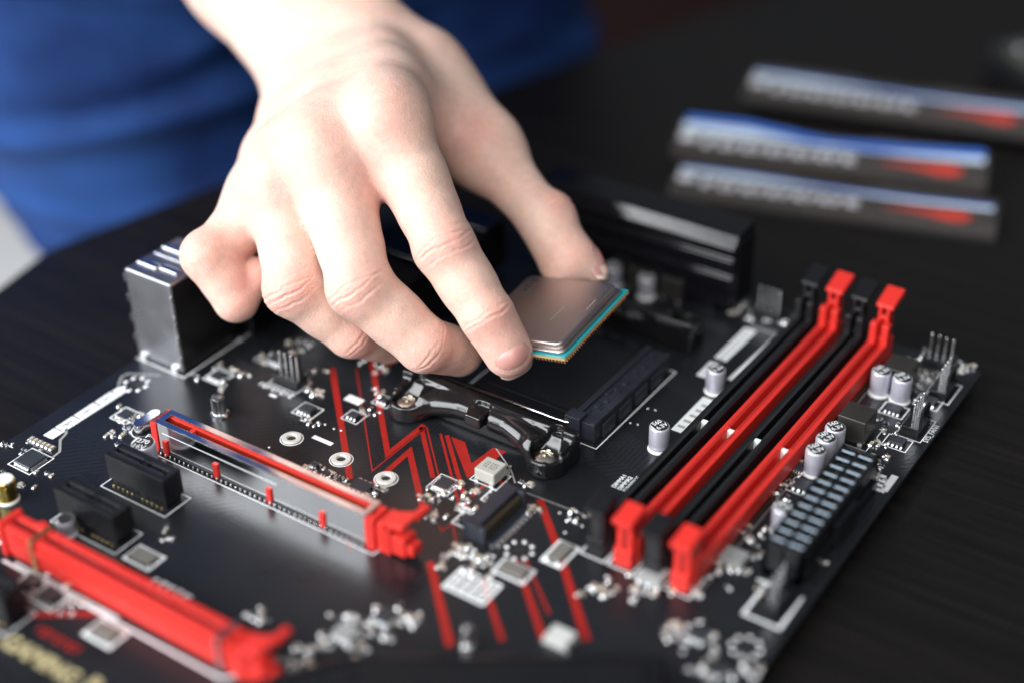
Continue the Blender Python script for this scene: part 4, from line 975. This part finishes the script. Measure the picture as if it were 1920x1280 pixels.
# ================================================================== jeans
def denim_material():
    m = bpy.data.materials.new('denim'); m.use_nodes = True; nt = m.node_tree; N = nt.nodes; L = nt.links; b = N['Principled BSDF']
    tc = N.new('ShaderNodeTexCoord'); n = N.new('ShaderNodeTexNoise'); n.inputs['Scale'].default_value = 14; n.inputs['Detail'].default_value = 5; L.new(tc.outputs['Object'], n.inputs['Vector'])
    cr = N.new('ShaderNodeValToRGB'); cr.color_ramp.elements[0].position = .35; cr.color_ramp.elements[1].position = .7
    cr.color_ramp.elements[0].color = (.003,.016,.082,1); cr.color_ramp.elements[1].color = (.014,.058,.21,1); L.new(n.outputs['Fac'], cr.inputs[0]); L.new(cr.outputs[0], b.inputs['Base Color'])
    b.inputs['Roughness'].default_value = .8; b.inputs['Specular IOR Level'].default_value = .2
    w = N.new('ShaderNodeTexWave'); w.inputs['Scale'].default_value = 700; w.inputs['Distortion'].default_value = .5; L.new(tc.outputs['Object'], w.inputs['Vector'])
    bp_ = N.new('ShaderNodeBump'); bp_.inputs['Strength'].default_value = .3; bp_.inputs['Distance'].default_value = .0004; L.new(w.outputs['Fac'], bp_.inputs['Height']); L.new(bp_.outputs[0], b.inputs['Normal'])
    MATS['denim'] = m
denim_material()
def E3(t, o, z): q = e0+ed*t-en*(o+15); return np.array([q[0], q[1], z])
hip = E3(205, 120, 150)
fdj = Field(np.array([-460,-100,-752]), np.array([60,620,250]), 6.0)
J = fdj.F
cone_into(fdj, J, E3(128, 104, 60), E3(150, 98, -6), 104, 92, 26, pad=60); cone_into(fdj, J, E3(150, 98, -6), E3(232, 104, -190), 92, 76, 26, pad=60); cone_into(fdj, J, E3(232, 104, -190), E3(235, 128, -745), 76, 62, 26, pad=60)
cone_into(fdj, J, E3(300, 108, 130), E3(306, 98, -60), 112, 88, 26, pad=60); cone_into(fdj, J, E3(306, 98, -60), E3(352, 118, -330), 88, 70, 26, pad=60); cone_into(fdj, J, E3(352, 118, -330), E3(372, 130, -745), 70, 62, 26, pad=60)
cone_into(fdj, J, E3(150, 112, 120), E3(290, 112, 120), 112, 112, 30, pad=60); cone_into(fdj, J, E3(190,120,230), E3(270,120,230), 115, 115, 30, pad=60)
Xj, Yj, Zj = np.meshgrid(*fdj.ax, indexing='ij', sparse=True)
J = np.maximum(J, -748-Zj); J = np.maximum(J, Zj-235)
Vj, Qj = surface_nets(J.astype(np.float32), fdj.lo, fdj.h); Vj = relax(Vj, Qj, 3); Vj, Qj = refine(Vj, Qj); Vj = relax(Vj, Qj, 2)
tt = (Vj[:, :2]-e0)@ed; cen = np.stack([*(E3(205,110,0)[:2])]); rad = Vj[:, :2]-cen; rad = rad/np.maximum(1, np.linalg.norm(rad, axis=1))[:, None]
z = Vj[:, 2]; f = np.zeros(len(Vj))
for k, (zc, sl, am, wd) in enumerate(((40,.25,9,9),(12,.34,8,7),(72,.18,8,9),(-22,.42,8,7),(105,.1,9,12),(-60,.3,8,8),(56,-.35,6,7),(140,-.1,8,12),(-40,.1,6,6),(-90,.35,7,8),(-5,.2,5,6))):
    ln = z-zc-sl*(tt-180)-9*np.sin(tt/47.0+k*1.7); f += am*np.exp(-(ln/wd)**2)*(.55+.45*np.sin(tt/61.0+k*2.3))
f = f*np.clip((z+740)/80, 0, 1)
Vj[:, :2] += rad*(f-4)[:, None]
jm = np_mesh('jeans', Vj, Qj, 'denim'); jeans = bpy.data.objects.new('jeans', jm); C.objects.link(jeans); jeans.parent = person; jeans.matrix_parent_inverse = Matrix.Translation(person.location).inverted()

# ================================================================== memory modules behind the board
def module(name, corner, ang, z, tilt, label, bluew):
    o = empty(name, (corner[0], corner[1], z)); o.rotation_euler = (tilt, 0, ang)
    tag(o, label, 'memory module', 'memory modules fanned out on the table')
    b = part('circuit_strip', MB().box(0, 133, 0, 31, 0, 1.3), 'print_black', o)
    g = MB(); k = 3.0
    while k < 130:
        if not 70 < k < 74: g.box(k, k+.62, 27.5, 31.05, 1.3, 1.34)
        k += .85
    gp = part('gold_contacts', g, 'gold_pin', b); gp['kind'] = 'stuff'
    sp = part('heat_spreader', MB().prism([(0,0),(133,0),(133,25),(120,27),(86,27),(80,24),(53,24),(47,27),(12,27),(0,25)], 1.35, 6.2), 'ram_dark', o, bevel=.5)
    top = [(2,15.5),(30,14.2),(64,15.6),(100,14.2),(131,15.6)]; bot = [(131,15.8+bluew*.8),(100,15+bluew*.6),(66,16.2+bluew*.3),(30,15+bluew),(2,15+bluew)]
    part('sky_tinted_trim', MB().prism(top+bot, 6.2, 6.8), 'ram_sky_blue', sp, bevel=.3)  # blue colour stands in for sky reflected in the glossy trim
    part('sky_glint_strip', MB().prism([(x, y-1.2) for x, y in top]+[(x, y-bluew*.55) for x, y in bot], 6.8, 7.1), 'ram_glint', sp, bevel=.12)  # blue-white strip paints the bright middle of the sky reflection
    x = 13; w = [6.5,3.6,4.6,5.2,3.8,4.6,4.2,5.0,3.8,4.6,4.6,5.4]
    for i, d in enumerate(w):
        hh = 8.0 if i in (0, 1) else 6.2
        lb = MB().box(x, x+d*.42, 3.2, 3.2+hh, 6.2, 6.45).box(x+d*.34, x+d*.86, 3.2+hh*.72, 3.2+hh, 6.2, 6.45)
        if i % 2: lb.box(x+d*.34, x+d*.86, 3.2, 3.2+hh*.26, 6.2, 6.45)
        part('maker_lettering', lb, 'ram_silver', sp); x += d+.9
    part('red_emblem', MB().prism([(88,6.5),(99,8.6),(107,8.8),(117,11),(123,8.4),(122,4.2),(117,2.2),(111,3.0),(103,5.8),(96,6.6)], 6.2, 6.45), 'ram_red', sp)
    part('end_badge', MB().box(2, 9, 7, 13, 6.2, 6.5), 'ram_silver', sp, bevel=.1)
    return o
module('memory_module', (47.5,246.4), math.atan2(36.1,123), TZ, 0, 'memory module nearest the board, large silver lettering and bright red emblem', 5)
module('memory_module', (33,275), math.atan2(39,125), TZ+3.4, math.radians(5), 'middle memory module with the broad trim coloured like reflected blue sky, lying across the nearest one', 13)
module('memory_module', tuple(un(1392,190,TZ+5)[:2]), math.atan2(30,128), TZ+4.5, math.radians(5), 'farthest memory module, gold contacts towards the back of the table', 5)
# dark handset at the far corner and dark furniture beyond the table
dv = empty('handset', (112, 452, TZ)); dv.rotation_euler = (0, 0, math.radians(-38)); tag(dv, 'black rounded device lying at the far right corner of the table', 'device')
part('casing', MB().prism([(0,0),(18,-12),(90,-12),(100,0),(100,60),(90,70),(10,70),(0,60)], 0, 16), 'black_gloss', dv, bevel=3, seg=4); part('face', MB().prism([(8,4),(22,-4),(88,-4),(92,4),(92,56),(84,62),(16,62),(8,56)], 16, 17), 'device_grey', dv, bevel=.6); part('button', MB().lathe([(4,17),(4,18.4),(3,19)], 18, 6), 'brushed_steel', dv, smooth=True)
cab = part('cabinet', MB().box(-500, 900, 1050, 1400, -750, 120), 'dark_cabinet', None, bevel=4); tag(cab, 'dark reddish furniture out of focus beyond the far table edge', 'cabinet')
